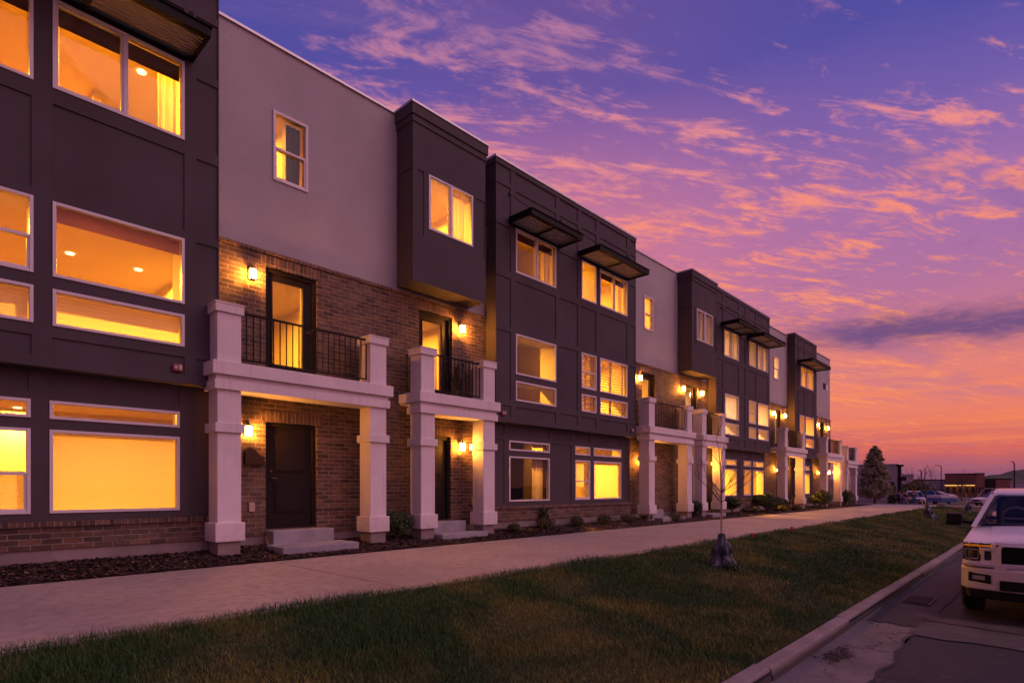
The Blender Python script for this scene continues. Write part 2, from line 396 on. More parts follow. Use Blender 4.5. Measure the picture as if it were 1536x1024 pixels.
for (xa, ya), (xb, yb) in zip(edge[:-1], edge[1:]):
    mb.quad((xa, ya, ROAD + .004), (xb, yb, ROAD + .004), (xb, 2.09, ROAD + .022), (xa, 2.09, ROAD + .022))
tag(mb.build('gutter', M_GUT), kind='structure')
mb = MB()
for (xa, ya), (xb, yb) in zip(edge[:-1], edge[1:]):
    wd = .012 + .012 * abs(math.sin(xa * 3.7))
    mb.quad((xa, ya - wd, ROAD + .006), (xb, yb - wd, ROAD + .006), (xb, yb + wd, ROAD + .008), (xa, ya + wd, ROAD + .008))
tag(mb.build('road_crack', mat('crack_tar', (.010, .009, .010), .7)), kind='structure')
mb = MB()   # kerb in pours of 3 m, each a hair out of line
xk = -6.
while xk < 58:
    o_ = random.uniform(-.006, .006); top = -.622 + random.uniform(-.006, .006)
    L = 3.0
    if 10.9 < xk + 1.5 < 13.4: top += .03
    i = len(mb.v)
    pr = [(2.055 + o_, ROAD + .02), (2.075 + o_, top - .02), (2.095 + o_, top), (2.235 + o_, top + .004), (2.25 + o_, top - .06), (2.25, ROAD)]
    for xx in (xk + .006, xk + L - .006):
        mb.v += [(xx, y, z) for y, z in pr]
    for q in range(5): mb.f.append((i + q, i + q + 6, i + q + 7, i + q + 1)); mb.m.append(0)
    mb.f.append(tuple(i + q for q in range(6))); mb.m.append(0); mb.f.append(tuple(i + 6 + q for q in range(5, -1, -1))); mb.m.append(0)
    xk += L
M_KERB = mat('kerb_concrete', (.3, .25, .23), .85, fn=f_gut)
def f_kerb(t, b):
    p = pos(t); n1 = t.noise(p, 2.2, 6, .65); n3 = t.noise(p, 80, 3)
    c = t.mix(t.ramp(n1, [(.35, 0.), (.65, 1.)]), (.20, .165, .155), (.30, .255, .24))
    c = t.mix(t.ramp(n3, [(.35, .6), (.5, 0.)]), c, (.12, .1, .095))
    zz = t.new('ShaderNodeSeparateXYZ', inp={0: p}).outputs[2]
    face_shade = t.math('ADD', t.math('MULTIPLY', t.math('SUBTRACT', -.645, zz), 16.), t.math('MULTIPLY', t.math('SUBTRACT', n1, .5), 1.6), clamp=True)
    c = t.mix(t.math('MULTIPLY', face_shade, .92), c, (.030, .024, .023))  # shadow on the kerb's street face painted in, its edge broken by noise
    t.l.new(c, b.inputs['Base Color']); bump(t, b, t.math('ADD', n1, n3), .6, .008)
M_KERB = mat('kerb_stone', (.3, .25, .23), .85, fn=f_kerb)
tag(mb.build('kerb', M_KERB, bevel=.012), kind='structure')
mb = MB(); mb.box(-6, 58, 2.07, 2.24, ROAD - .1, -.66); tag(mb.build('kerb_core', M_ASPH), kind='structure')

# later patches in the street: dark asphalt run over the gutter, and a worn pale strip across the lane
def ragged(name, x0, x1, y0, y1, z, m, amp=.06, zt=0.):
    mb = MB(); pts = []
    def side(a, b, n):
        for k in range(n):
            t = k / n; pts.append((a[0] + (b[0] - a[0]) * t + random.uniform(-amp, amp), a[1] + (b[1] - a[1]) * t + random.uniform(-amp, amp) * .6))
    side((x0, y0), (x1, y0), 40); side((x1, y0), (x1, y1), 14); side((x1, y1), (x0, y1), 40); side((x0, y1), (x0, y0), 14)
    pts = [(x, min(y, 2.06)) for x, y in pts]
    mb.poly([(x, y, z + max(0, (y - 1.36)) * zt) for x, y in pts]); return tag(mb.build(name, m), kind='structure')
ragged('asphalt_patch', 9.7, 30., 1.30, 2.03, ROAD + .010, M_ASPH, .05, .030)
ragged('worn_strip', 9.2, 10.7, -3.5, 1.42, ROAD + .012, mat('worn_asphalt', (.07, .062, .062), .8, fn=f_varied((.035, .031, .032), (.085, .075, .074), 2.5, 70, .6, .006)), .08)
# lawn soil sheet
def f_soil(t, b):
    p = pos(t)
    c = t.mix(t.ramp(t.noise(p, .8, 6, .6, .4), [(.38, 0.), (.62, 1.)]), (.012, .026, .008), (.090, .075, .030))
    c = t.mix(t.ramp(t.noise(p, 30, 4), [(.4, .5), (.6, 0.)]), c, (.012, .012, .006))
    t.l.new(c, b.inputs['Base Color']); bump(t, b, t.noise(p, 40, 5), 1., .03)
M_SOIL = mat('lawn_soil', (.05, .045, .02), .95, fn=f_soil)
def hum(x, y): return .022 * np.sin(x * 1.3 + 1) * np.sin(y * 2.1) + .012 * np.sin(x * 3.1 + y * 2.7)
xs = np.concatenate([np.arange(-4, 20, .25), np.arange(20, 52.1, 1.)]); ys = np.linspace(2.25, 5.46, 20)
gx, gy = np.meshgrid(xs, ys, indexing='ij')
tt = np.clip((5.46 - gy) / 3.21, 0, 1); gz = -.03 - .60 * tt ** 1.15 + hum(gx, gy) * np.sin(np.pi * tt)
idx = np.arange(gx.size).reshape(gx.shape)
fc = np.stack([idx[:-1, :-1], idx[1:, :-1], idx[1:, 1:], idx[:-1, 1:]], -1).reshape(-1, 4)
tag(npmesh('lawn', np.stack([gx, gy, gz], -1).reshape(-1, 3), fc, M_SOIL), kind='structure')
# grass blades
def f_grass(dark, dry):
    def fn(t, b):
        p = pos(t)
        n = t.noise(p, .75, 6, .6, .4)
        n2 = t.noise(p, 26, 2)
        c = t.mix(t.ramp(n, [(.45, 0.), (.64, 1.)]), dark, dry)
        c = t.mix(t.ramp(n2, [(.3, 0.), (.7, .7)]), c, (.050, .125, .012))
        t.l.new(c, b.inputs['Base Color']); b.inputs['Roughness'].default_value = .6
    return fn
M_GRASS = mat('grass_blade', (.05, .07, .02), .6, fn=f_grass((.016, .078, .006), (.270, .235, .040)))
def blades(x0, x1, dens, h, wd, y0=2.24, y1=5.53):
    n = int((x1 - x0) * (y1 - y0) * dens)
    x = rng.uniform(x0, x1, n); y = rng.uniform(y0, y1, n)
    d = x * cT + y * sT; lat = x * sT - y * cT
    keep = (d > 1.2) & (np.abs(lat / np.maximum(d, .1)) < 1.02)
    x, y = x[keep], y[keep]; n = len(x)
    t = np.clip((5.46 - y) / 3.21, 0, 1); z = -.03 - .60 * t ** 1.15 + hum(x, y) * np.sin(np.pi * t)
    cl = .5 + .5 * np.sin(x * 2.1 + 1.7 * np.sin(y * 1.9)) * np.sin(y * 2.7 + x * .7)
    hh = h * rng.uniform(.45, 1.15, n) * (.6 + .75 * cl)
    hh = hh * np.where(y > 5.34, rng.uniform(.9, 2.0, n), 1)
    a = rng.uniform(0, 2 * np.pi, n); ln = rng.uniform(.15, .9, n) * hh; b = rng.uniform(0, 2 * np.pi, n)
    wx, wy = np.cos(a) * wd / 2, np.sin(a) * wd / 2; lx, ly = np.cos(b) * ln, np.sin(b) * ln
    v = np.zeros((n, 5, 3))
    v[:, 0] = np.stack([x - wx, y - wy, z], 1); v[:, 1] = np.stack([x + wx, y + wy, z], 1)
    v[:, 2] = np.stack([x + wx * .8 + lx * .35, y + wy * .8 + ly * .35, z + hh * .6], 1)
    v[:, 3] = np.stack([x - wx * .8 + lx * .35, y - wy * .8 + ly * .35, z + hh * .6], 1)
    v[:, 4] = np.stack([x + lx, y + ly, z + hh], 1)
    i = np.arange(n) * 5
    f = np.concatenate([np.stack([i, i + 1, i + 2], 1), np.stack([i, i + 2, i + 3], 1), np.stack([i + 3, i + 2, i + 4], 1)])
    return v.reshape(-1, 3), f
V_, F_, o_ = [], [], 0
for args in ((-1, 5, 6500, .060, .0045), (5, 9, 4200, .058, .006), (9, 16, 1800, .055, .010), (16, 28, 700, .05, .018), (28, 50, 220, .05, .04)):
    v, f = blades(*args); V_.append(v); F_.append(f + o_); o_ += len(v)
g = npmesh('grass', np.concatenate(V_), np.concatenate(F_), M_GRASS)
tag(g, 'dark green lawn grass with dry olive patches between sidewalk and kerb', 'grass', kind='stuff')

# mulch bed
M_MULCH = mat('mulch', (.04, .02, .015), .95, fn=lambda t, b: (t.l.new(t.mix(t.ramp(t.noise(pos(t), 38, 5, .7), [(.4, 0.), (.62, 1.)]), (.012, .007, .006), (.085, .042, .030)), b.inputs['Base Color']), bump(t, b, t.noise(pos(t), 45, 5, .7), 1., .04)))
mb = MB()
def mulch_z(y): return .012 + .125 * np.clip((y - 9.1) / 1.15, 0, 1)
yy_ = [9.06, 9.12, 9.4, 9.7, 10.0, 10.35, 10.6]
for a, b in zip(yy_[:-1], yy_[1:]):
    for k in range(25): mb.quad((-4 + k * 2, a, mulch_z(a)), (-2 + k * 2, a, mulch_z(a)), (-2 + k * 2, b, mulch_z(b)), (-4 + k * 2, b, mulch_z(b)))
mb.quad((-4, 9.06, -.2), (46, 9.06, -.2), (46, 9.06, .012), (-4, 9.06, .012)); tag(mb.build('mulch_bed', M_MULCH), kind='structure')
n = 26000
x = np.concatenate([rng.uniform(.5, 12, 17000), rng.uniform(12, 44, 9000)]); y = 9.03 + 1.32 * rng.uniform(0, 1, n)
L = rng.uniform(.015, .045, n); W = rng.uniform(.006, .016, n); a = rng.uniform(0, 2 * np.pi, n); ti = rng.uniform(-.6, .6, n)
ca, sa = np.cos(a), np.sin(a); z = rng.uniform(.004, .03, n) + mulch_z(y)
c4 = np.zeros((n, 4, 3))
for k, (p, q) in enumerate(((-1, -1), (1, -1), (1, 1), (-1, 1))):
    c4[:, k, 0] = x + ca * L * p - sa * W * q; c4[:, k, 1] = y + sa * L * p + ca * W * q; c4[:, k, 2] = z + L * p * ti * .6 + W * q * rng.uniform(-.8, .8, n)
mi = (rng.uniform(0, 1, n) > .78).astype(int) + (rng.uniform(0, 1, n) > .985) * 1
mi = np.clip(mi, 0, 2)
o = npmesh('mulch_chips', c4.reshape(-1, 3), np.arange(n * 4).reshape(-1, 4),
           [mat('mulch_dark', (.035, .018, .013), .9), mat('mulch_brown', (.12, .06, .04), .9), mat('mulch_pale', (.33, .22, .14), .9)], attr=mi)
tag(o, 'reddish brown bark mulch chips along the foot of the townhouses', 'mulch', kind='stuff')

# far ground
def f_far(t, b):
    p = pos(t)
    t.l.new(t.mix(t.ramp(t.noise(p, .05, 6, .6), [(.4, 0.), (.6, 1.)]), (.045, .042, .030), (.075, .062, .045)), b.inputs['Base Color'])
M_FAR = mat('far_ground', (.06, .05, .04), .95, fn=f_far)
mb = MB(); mb.quad((-60, -4000, -.93), (5000, -4000, -.93), (5000, 4000, -.93), (-60, 4000, -.93)); tag(mb.build('ground', M_FAR), kind='structure')
mb = MB(); mb.box(60, 84, -60, 60, -1.0, -.86); tag(mb.build('cross_street', M_ASPH), kind='structure')
mb = MB(); mb.box(46.4, 60, 5.0, 34, -.95, -.30); mb.box(46.4, 52, 5.0, 9.3, -.3, -.02)
tag(mb.build('corner_lawn', M_SOIL), kind='structure')
mb = MB(); mb.box(46.4, 47.9, -6, 40, -.9, -.008); tag(mb.build('corner_path', M_WALK, bevel=.01), kind='structure')

# ------------------------------------------------------------------ townhouses
# The facade below was placed from image pixels, then each house scaled about the camera (eye height 1.17 m).
CAM_SCALE = .915; EYE = 1.17
DY, GY, WY, BY = 10.87, 11.12, 11.30, 10.68      # planes: dark block, dark ground floor, brick and stucco, hanging bay
TOP = 9.95
INY = 11.46
front = lambda Y: (lambda u, d, z: (u, Y + d, z))
ROWS = [(3.10, 3.40), (3.56, 5.42), (5.56, 6.87), (7.07, 8.26), (8.40, 9.34), (9.47, 9.84)]

class House:
    def __init__(s, x0, x1, label):
        s.x0, s.x1 = x0, x1
        s.bal = []
        s.root = thing('townhouse', ((x0 + x1) / 2, 11.3, 0), label, 'townhouse', 'townhouses in one row along the sidewalk')
        s.panel, s.stucco, s.brick, s.found, s.room = MB(), MB(), MB(), MB(), [MB(), MB(), MB()]
        s.sold, s.rowl, s.sill, s.cap = [], MB(), MB(), MB()
        s.litlist = []
    def hole_in(s, x0, x1, z0, z1, Y):
        """plaster-lined opening between the facade and the room"""
        fl = 0 if z1 < 2.9 else (1 if z1 < 5.9 else 2)
        m = s.room[fl]; a, b = Y, INY + .02
        m.quad((x0, a, z0), (x0, b, z0), (x0, b, z1), (x0, a, z1)); m.quad((x1, a, z0), (x1, b, z0), (x1, b, z1), (x1, a, z1))
        m.quad((x0, a, z1), (x0, b, z1), (x1, b, z1), (x1, a, z1)); m.quad((x0, a, z0), (x0, b, z0), (x1, b, z0), (x1, a, z0))
        return fl

def window(H, x0, x1, z0, z1, Y, style='fixed', mulls=(), fw=.045, proud=.018):
    mb = MB(); a, b = Y - proud, Y + .085
    mb.box(x0, x0 + fw, a, b, z0, z1); mb.box(x1 - fw, x1, a, b, z0, z1)
    mb.box(x0 + fw, x1 - fw, a, b, z1 - fw, z1); mb.box(x0 + fw, x1 - fw, a, b, z0, z0 + fw)
    xs = [x0 + fw]
    for m in mulls: mb.box(m - fw * .75, m + fw * .75, a + .004, b - .004, z0 + fw, z1 - fw); xs += [m - fw * .75, m + fw * .75]
    xs.append(x1 - fw)
    if style == 'hung':
        zm = z0 + (z1 - z0) * .47
        mb.box(x0 + fw, x1 - fw, a + .006, b - .01, zm - .022, zm + .022)
        s_ = .03
        mb.box(x0 + fw, x0 + fw + s_, a + .02, b - .01, z0 + fw, zm - .022); mb.box(x1 - fw - s_, x1 - fw, a + .02, b - .01, z0 + fw, zm - .022)
        mb.box(x0 + fw + s_, x1 - fw - s_, a + .02, b - .01, z0 + fw, z0 + fw + s_)
    if style == 'slide':
        s_ = .028; p, q = xs[0], xs[1]
        mb.box(q - s_, q, a + .02, b - .01, z0 + fw, z1 - fw); mb.box(p, p + s_, a + .02, b - .01, z0 + fw, z1 - fw)
        mb.box(p + s_, q - s_, a + .02, b - .01, z0 + fw, z0 + fw + s_); mb.box(p + s_, q - s_, a + .02, b - .01, z1 - fw - s_, z1 - fw)
    wn = mb.build('window', M_VINYL, H.root, org=((x0 + x1) / 2, Y, z0), bevel=.004)
    g = MB()
    for p, q in zip(xs[0::2], xs[1::2]): g.quad((p, Y + .04, z0 + fw), (q, Y + .04, z0 + fw), (q, Y + .04, z1 - fw), (p, Y + .04, z1 - fw))
    g.build('pane', M_GLASS, wn)
    H.hole_in(x0 + .002, x1 - .002, z0 + .002, z1 - .002, Y + .088)
    return wn
def blind(wn, x0, x1, z0, z1, Y, pitch=.045):
    """pleated shade"""
    mb = MB(); y = Y + .13; n = max(2, int((z1 - z0) / pitch)); pr = []
    for k in range(2 * n + 1): pr.append((y + (.0025 if k % 2 else -.001), z1 - (z1 - z0) * k / (2 * n)))
    for (ya, za), (yb, zb) in zip(pr[:-1], pr[1:]): mb.quad((x0, ya, za), (x1, ya, za), (x1, yb, zb), (x0, yb, zb))
    mb.build('blind', M_BLIND, wn)
M_SHADE = mk_cloth('roller_shade', (.16, .085, .05), .12); M_SHADE2 = mk_cloth('sheer_shade', (.50, .33, .22), .55)
def shade(wn, x0, x1, z0, z1, Y, t=0):
    MB().box(x0, x1, Y + .12, Y + .125, z0, z1).build('roller_shade', M_SHADE2 if t else M_SHADE, wn)
def slats(wn, x0, x1, z0, z1, Y, pitch=.09):
    mb = MB(); y = Y + .15; z = z1
    while z > z0 + pitch:
        mb.box(x0, x1, y - .02, y + .03, z - .055, z - .045); z -= pitch
    mb.box(x0, x0 + .05, y - .03, y + .04, z0, z1); mb.box(x1 - .05, x1, y - .03, y + .04, z0, z1); mb.box((x0 + x1) / 2 - .025, (x0 + x1) / 2 + .025, y - .03, y + .04, z0, z1)
    mb.build('shutter', M_BLIND, wn)
def curtain(wn, x0, x1, z0, z1, Y, amp=.03, mat_=None):
    mb = MB(); n = max(8, int((x1 - x0) / .012)); y = Y + .20; rows = 6
    P = []
    for r in range(rows + 1):
        t = r / rows; z = z1 + (z0 - z1) * t; row = []
        for k in range(n + 1):
            u = k / n; xx = x0 + (x1 - x0) * u
            row.append((xx + .015 * t * math.sin(u * 9 + t * 2), y + amp * (.5 + .5 * t) * math.sin(u * (x1 - x0) * 62 + .8 * math.sin(u * 7)), z))
        P.append(row)
    for r in range(rows):
        for k in range(n): mb.quad(P[r][k], P[r][k + 1], P[r + 1][k + 1], P[r + 1][k])
    mb.build('curtain', mat_ or M_CURT, wn, smooth=True)

def dark_block(H, xa, xb, xcuts, wins2, wins3, winsg, left=False, right=False, w3top=8.33):
    """xcuts: vertical panel edges (pairs). wins*: (x0,x1)"""
    cells = []
    for (p, q) in xcuts:
        for (a, b) in ROWS: cells.append((p, q, a, b, .022, False))
    def over(p, q, wl): return any(p < (a + b) / 2 < q for a, b in wl)
    out = []
    for c in cells:
        cx = (c[0], c[1])
        if c[2] == 3.56 and over(c[0], c[1], wins2): continue
        if c[2] == 7.07 and over(c[0], c[1], wins3): continue
        if c[2] == 5.56: pass
        out.append(c)
    holes = []
    for a, b in wins2: holes += [(a, b, 3.57, 4.12, 0, True), (a, b, 4.30, 5.42, 0, True)]
    for a, b in wins3: holes += [(a, b, 7.10, w3top, 0, True)]
    relief(H.panel, xa, xb, 2.95, 9.86, out + holes, front(DY), .09)
    gc = []
    for (p, q) in xcuts:
        gc.append((p, q, 2.62, 2.93, .02, False))
        if not over(p, q, winsg): gc.append((p, q, .76, 2.50, .02, False))
    gh = []
    for a, b in winsg: gh += [(a, b, .78, 2.05, 0, True), (a, b, 2.21, 2.49, 0, True)]
    relief(H.panel, xa, xb, .66, 2.95, gc + gh, front(GY), .09)
    H.panel.quad((xa, DY, 2.95), (xb, DY, 2.95), (xb, GY + .001, 2.95), (xa, GY + .001, 2.95))      # soffit
    def side(X, sgn):
        rows = [(.025 + DY + .10, DY + .42, a, b, .02, False) for a, b in ROWS if a not in (3.56, 7.07)]
        cells = [(DY + .0 + .001, INY, a, b, .02, False) for a, b in ((8.42, 9.34), (9.47, 9.84), (7.0, 8.26), (5.55, 6.87), (3.55, 5.42), (3.1, 3.4))]
        relief(H.panel, DY, INY, 2.95, 9.86, cells, (lambda u, d, z: (X + d * sgn, u, z)))
        H.panel.quad((X, GY, .2), (X, INY, .2), (X, INY, 2.95), (X, GY, 2.95))
    if left: side(xa, 1)
    if right: side(xb, -1)
    # parapet cap
    H.cap.box(xa - (.03 if left else 0), xb + (.03 if right else 0), DY - .03, DY + .45, 9.99, 10.05)
    H.panel.box(xa - (.012 if left else 0), xb + (.012 if right else 0), DY - .012, DY + .4, 9.86, 9.99)
    # brick knee wall
    H.brick.box(xa, xb, GY - .06, INY, .24, .585)
    H.sill.box(xa, xb, GY - .10, GY + .02, .585, .66)
    H.found.box(xa, xb, GY - .03, INY, -.5, .24)

def light_wall(H, xa, xb, holes_s, doors):
    """brick below, stucco above, between x=xa..xb. doors: (x0,x1,zbot,ztop)"""
    relief(H.stucco, xa, xb, 5.80, 9.88, [(a, b, c, d, 0, True) for a, b, c, d in holes_s], front(WY), .08)
    relief(H.brick, xa, xb, .24, 5.73, [(a, b, c, d, 0, True) for a, b, c, d in doors], front(WY - .04), .16)
    H.rowl.box(xa, xb, WY - .07, WY + .05, 5.73, 5.80)
    H.found.box(xa, xb, WY - .01, INY, -.5, .24)
    H.cap.box(xa, xb, WY - .04, WY + .4, 9.91, 9.96)
    H.stucco.box(xa, xb, WY - .004, WY + .35, 9.88, 9.91)
    for a, b, c, d in doors: H.sold.append(MB().box(a - .12, b + .12, WY - .052, WY + .02, d, d + .21))

def entry_door(H, x0, x1, z0, z1):
    Y = WY + .05; f = .075
    mb = MB(); mb.box(x0, x0 + f, Y - .03, Y + .06, z0, z1); mb.box(x1 - f, x1, Y - .03, Y + .06, z0, z1); mb.box(x0 + f, x1 - f, Y - .03, Y + .06, z1 - f, z1)
    mb.box(x0 + f, x1 - f, Y - .04, Y + .06, z0, z0 + .03)
    relief(mb, x0 + f, x1 - f, z0 + .03, z1 - f, [], front(Y + .02))
    a, b = x0 + f + .14, x1 - f - .14
    for c, d in ((z0 + .30, z0 + .92), (z0 + 1.12, z1 - f - .16)):   # moulded panels
        for k, (ins, dep) in enumerate(((0, .0), (.025, -.012), (.05, .0), (.08, -.010))):
            pass
        mb.box(a, b, Y + .006, Y + .02, c, d); mb.box(a + .035, b - .035, Y - .004, Y + .006, c + .035, d - .035)
    o = mb.build('door', M_DOOR, H.root, org=((x0 + x1) / 2, Y, z0), bevel=.008)
    h = MB(); h.tube([(x0 + f + .07, Y + .02, z0 + 1.0), (x0 + f + .07, Y - .04, z0 + 1.0)], .012); h.tube([(x0 + f + .07, Y - .04, z0 + 1.0), (x0 + f + .17, Y - .04, z0 + 1.0)], .010)
    MB().tube([(x0 + f + .07, Y + .02, z0 + 1.14), (x0 + f + .07, Y - .005, z0 + 1.14)], .028, 12).build('lock', mat('bronze', (.12, .07, .04), .35, .9), o)
    h.build('handle', mat('bronze', (.12, .07, .04), .35, .9), o)
def glass_door(H, x0, x1, z0, z1):
    Y = WY + .05; f = .07; gx0, gx1, gz0, gz1 = x0 + f + .11, x1 - f - .20, z0 + .24, z1 - f - .13
    mb = MB(); mb.box(x0, x0 + f, Y - .05, Y + .06, z0, z1); mb.box(x1 - f, x1, Y - .05, Y + .06, z0, z1); mb.box(x0 + f, x1 - f, Y - .05, Y + .06, z1 - f, z1)
    relief(mb, x0 + f, x1 - f, z0, z1 - f, [(gx0, gx1, gz0, gz1, 0, True)], front(Y + .01), .05)
    mb.box(gx0 - .03, gx1 + .03, Y - .005, Y + .01, gz0 - .03, gz0); mb.box(gx0 - .03, gx1 + .03, Y - .005, Y + .01, gz1, gz1 + .03)
    mb.box(gx0 - .03, gx0, Y - .005, Y + .01, gz0, gz1); mb.box(gx1, gx1 + .03, Y - .005, Y + .01, gz0, gz1)
    o = mb.build('balcony_door', M_DOOR, H.root, org=((x0 + x1) / 2, Y, z0), bevel=.004)
    g = MB(); g.quad((gx0, Y + .03, gz0), (gx1, Y + .03, gz0), (gx1, Y + .03, gz1), (gx0, Y + .03, gz1)); g.build('pane', M_GLASS, o)
    h = MB(); h.tube([(x1 - f - .07, Y + .01, z0 + 1.0), (x1 - f - .07, Y - .05, z0 + 1.0)], .012); h.tube([(x1 - f - .07, Y - .05, z0 + 1.0), (x1 - f - .17, Y - .05, z0 + 1.0)], .010)
    h.build('handle', mat('bronze', (.12, .07, .04), .35, .9), o)
    H.hole_in(gx0, gx1, gz0, gz1, Y + .061)

def wall_lamp(H, x, z, small=False):
    """square lantern on a bracket, z = middle of the glass"""
    Y = WY - .04; w_, h_ = .054, .095; yc = Y - .13
    mb = MB(); mb.box(x - .05, x + .05, Y - .02, Y + .002, z - .08, z + .17)
    if not small: mb.tube([(x, Y - .01, z + .13), (x, Y - .06, z + .19), (x, yc, z + .20), (x, yc, z + .15)], .010, 6)
    else: mb.box(x - .012, x + .012, yc, Y, z + .12, z + .135)
    for sx in (-1, 1):
        for sy in (-1, 1): mb.box(x + sx * w_ - .006, x + sx * w_ + .006, yc + sy * w_ - .006, yc + sy * w_ + .006, z - h_, z + h_)
    mb.box(x - w_ - .015, x + w_ + .015, yc - w_ - .015, yc + w_ + .015, z + h_, z + h_ + .012)
    mb.box(x - .035, x + .035, yc - .035, yc + .035, z + h_ + .012, z + h_ + .04)
    mb.box(x - w_ - .01, x + w_ + .01, yc - w_ - .01, yc + w_ + .01, z - h_ - .012, z - h_)
    o = mb.build('wall_lamp', M_BLACKM, H.root, org=(x, Y, z))
    g = MB(); q = w_ - .010; g.box(x - q, x + q, yc - q, yc + q, z - h_ + .006, z + h_ - .006); g.build('lamp_glass', M_LAMP, o)

def balcony(H, xa, xb, dz=0., yf=9.65, rail_l=True, rail_r=False, cw=.37, z0=0., backy=(WY - .04) * CAM_SCALE):
    Zt = 3.17 + dz
    mb = MB()
    mb.box(xa - .10, xb + .10, yf - .10, backy, Zt - .21, Zt)           # upper band
    mb.box(xa - .06, xb + .06, yf + cw + .05, backy, Zt - .235, Zt - .21)
    mb.box(xa - .03, xb + .03, yf - .03, yf + cw + .03, Zt - .29, Zt - .21)
    mb.box(xa - .055, xb + .055, yf - .055, yf + cw + .055, Zt - .44, Zt - .29)    # lower band
    bal = mb.build('balcony', M_TRIM, None, org=((xa + xb) / 2, yf, Zt), bevel=.008); H.bal.append(bal)
    zb = Zt - .44
    for cx in (xa, xb - cw):
        c = MB(); c.box(cx, cx + cw, yf, yf + cw, z0 + .60, zb); e = .045
        c.box(cx - e, cx + cw + e, yf - e, yf + cw + e, z0 + .31, z0 + .61)
        c.box(cx - e, cx + cw + e, yf - e, yf + cw + e, z0 + 2.05, z0 + 2.20)
        c.build('column', M_TRIM, bal, org=(cx, yf, z0 + .31), bevel=.008)
        p = MB(); p.box(cx + .01, cx + cw - .01, yf + .01, yf + cw - .01, z0 - .1, z0 + .31); p.build('plinth', M_FOUND, bal, bevel=.006)
        q = MB(); q.box(cx, cx + cw, yf, yf + cw, Zt, Zt + .80)
        q.box(cx - .035, cx + cw + .035, yf - .035, yf + cw + .035, Zt + .79, Zt + .92); q.box(cx - .045, cx + cw + .045, yf - .045, yf + cw + .045, Zt + .92, Zt + .945)
        q.build('post', M_TRIM, bal, bevel=.007)
    def rail(p0, p1, up=.88):
        r = MB(); d = Vector(p1) - Vector(p0); L = d.length; d.normalize(); nrm = Vector((-d.y, d.x, 0))
        def bar(a, b, za, zb_, hw):
            A, B = Vector(p0) + d * a, Vector(p0) + d * b; i = len(r.v)
            for zz in (za, zb_):
                for pt in (A - nrm * hw, B - nrm * hw, B + nrm * hw, A + nrm * hw): r.v.append((pt.x, pt.y, zz))
            for f in ((0, 3, 2, 1), (4, 5, 6, 7), (0, 1, 5, 4), (1, 2, 6, 5), (2, 3, 7, 6), (3, 0, 4, 7)): r.f.append(tuple(i + k for k in f)); r.m.append(0)
        bar(0, L, Zt + up - .03, Zt + up, .02); bar(0, L, Zt + .09, Zt + .115, .013)
        n = max(2, int(round(L / .113)))
        for k in range(n + 1):
            t = .012 + (L - .024) * k / n; bar(t - .008, t + .008, Zt + .115, Zt + up - .03, .008)
        r.build('railing', M_BLACKM, bal)
    rail((xa + cw + .005, yf + .12, 0), (xb - cw - .005, yf + .12, 0))
    if rail_l: rail((xa + .10, yf + cw + .005, 0), (xa + .10, backy - .02, 0))
    rail((xb - .10, yf + cw + .005, 0), (xb - .10, backy - .02, 0))
    return bal

def canopy(H, x0, x1, Y=DY, proj=.83, z=8.37, h=.15):
    mb = MB(); yo = Y - proj
    mb.box(x0, x1, yo, yo + .05, z, z + h); mb.box(x0, x0 + .05, yo + .05, Y - .001, z, z + h); mb.box(x1 - .05, x1, yo + .05, Y - .001, z, z + h)
    mb.box(x0 + .05, x1 - .05, Y - .06, Y - .001, z, z + h)
    xm = (x0 + x1) / 2; mb.box(xm - .04, xm + .04, yo + .05, Y - .06, z + .02, z + h - .01)
    mb.box(x0 - .02, x1 + .02, yo - .03, yo + .07, z + h, z + h + .015); mb.box(x0 - .02, x0 + .07, yo + .07, Y - .001, z + h, z + h + .015); mb.box(x1 - .07, x1 + .02, yo + .07, Y - .001, z + h, z + h + .015)
    mb.box(x0 + .05, x1 - .05, yo + .05, yo + .12, z, z + .015)
    for xx in (x0 + .03, x1 - .03):
        mb.tube([(xx, yo + .06, z + h), (xx, Y - .005, z + .80)], .009, 6); mb.box(xx - .03, xx + .03, Y - .02, Y - .001, z + .76, z + .86)
    o = mb.build('window_canopy', M_BLACKM, H.root, org=(xm, Y, z), bevel=.004)
    s = MB(); yy = yo + .10
    while yy < Y - .10:
        for a, b in ((x0 + .05, xm - .04), (xm + .04, x1 - .05)): 
            s.box(a, b, yy, yy + .058, z + .045, z + .055)
        yy += .082
    s.build('louvre_panel', M_LOUVRE, o)

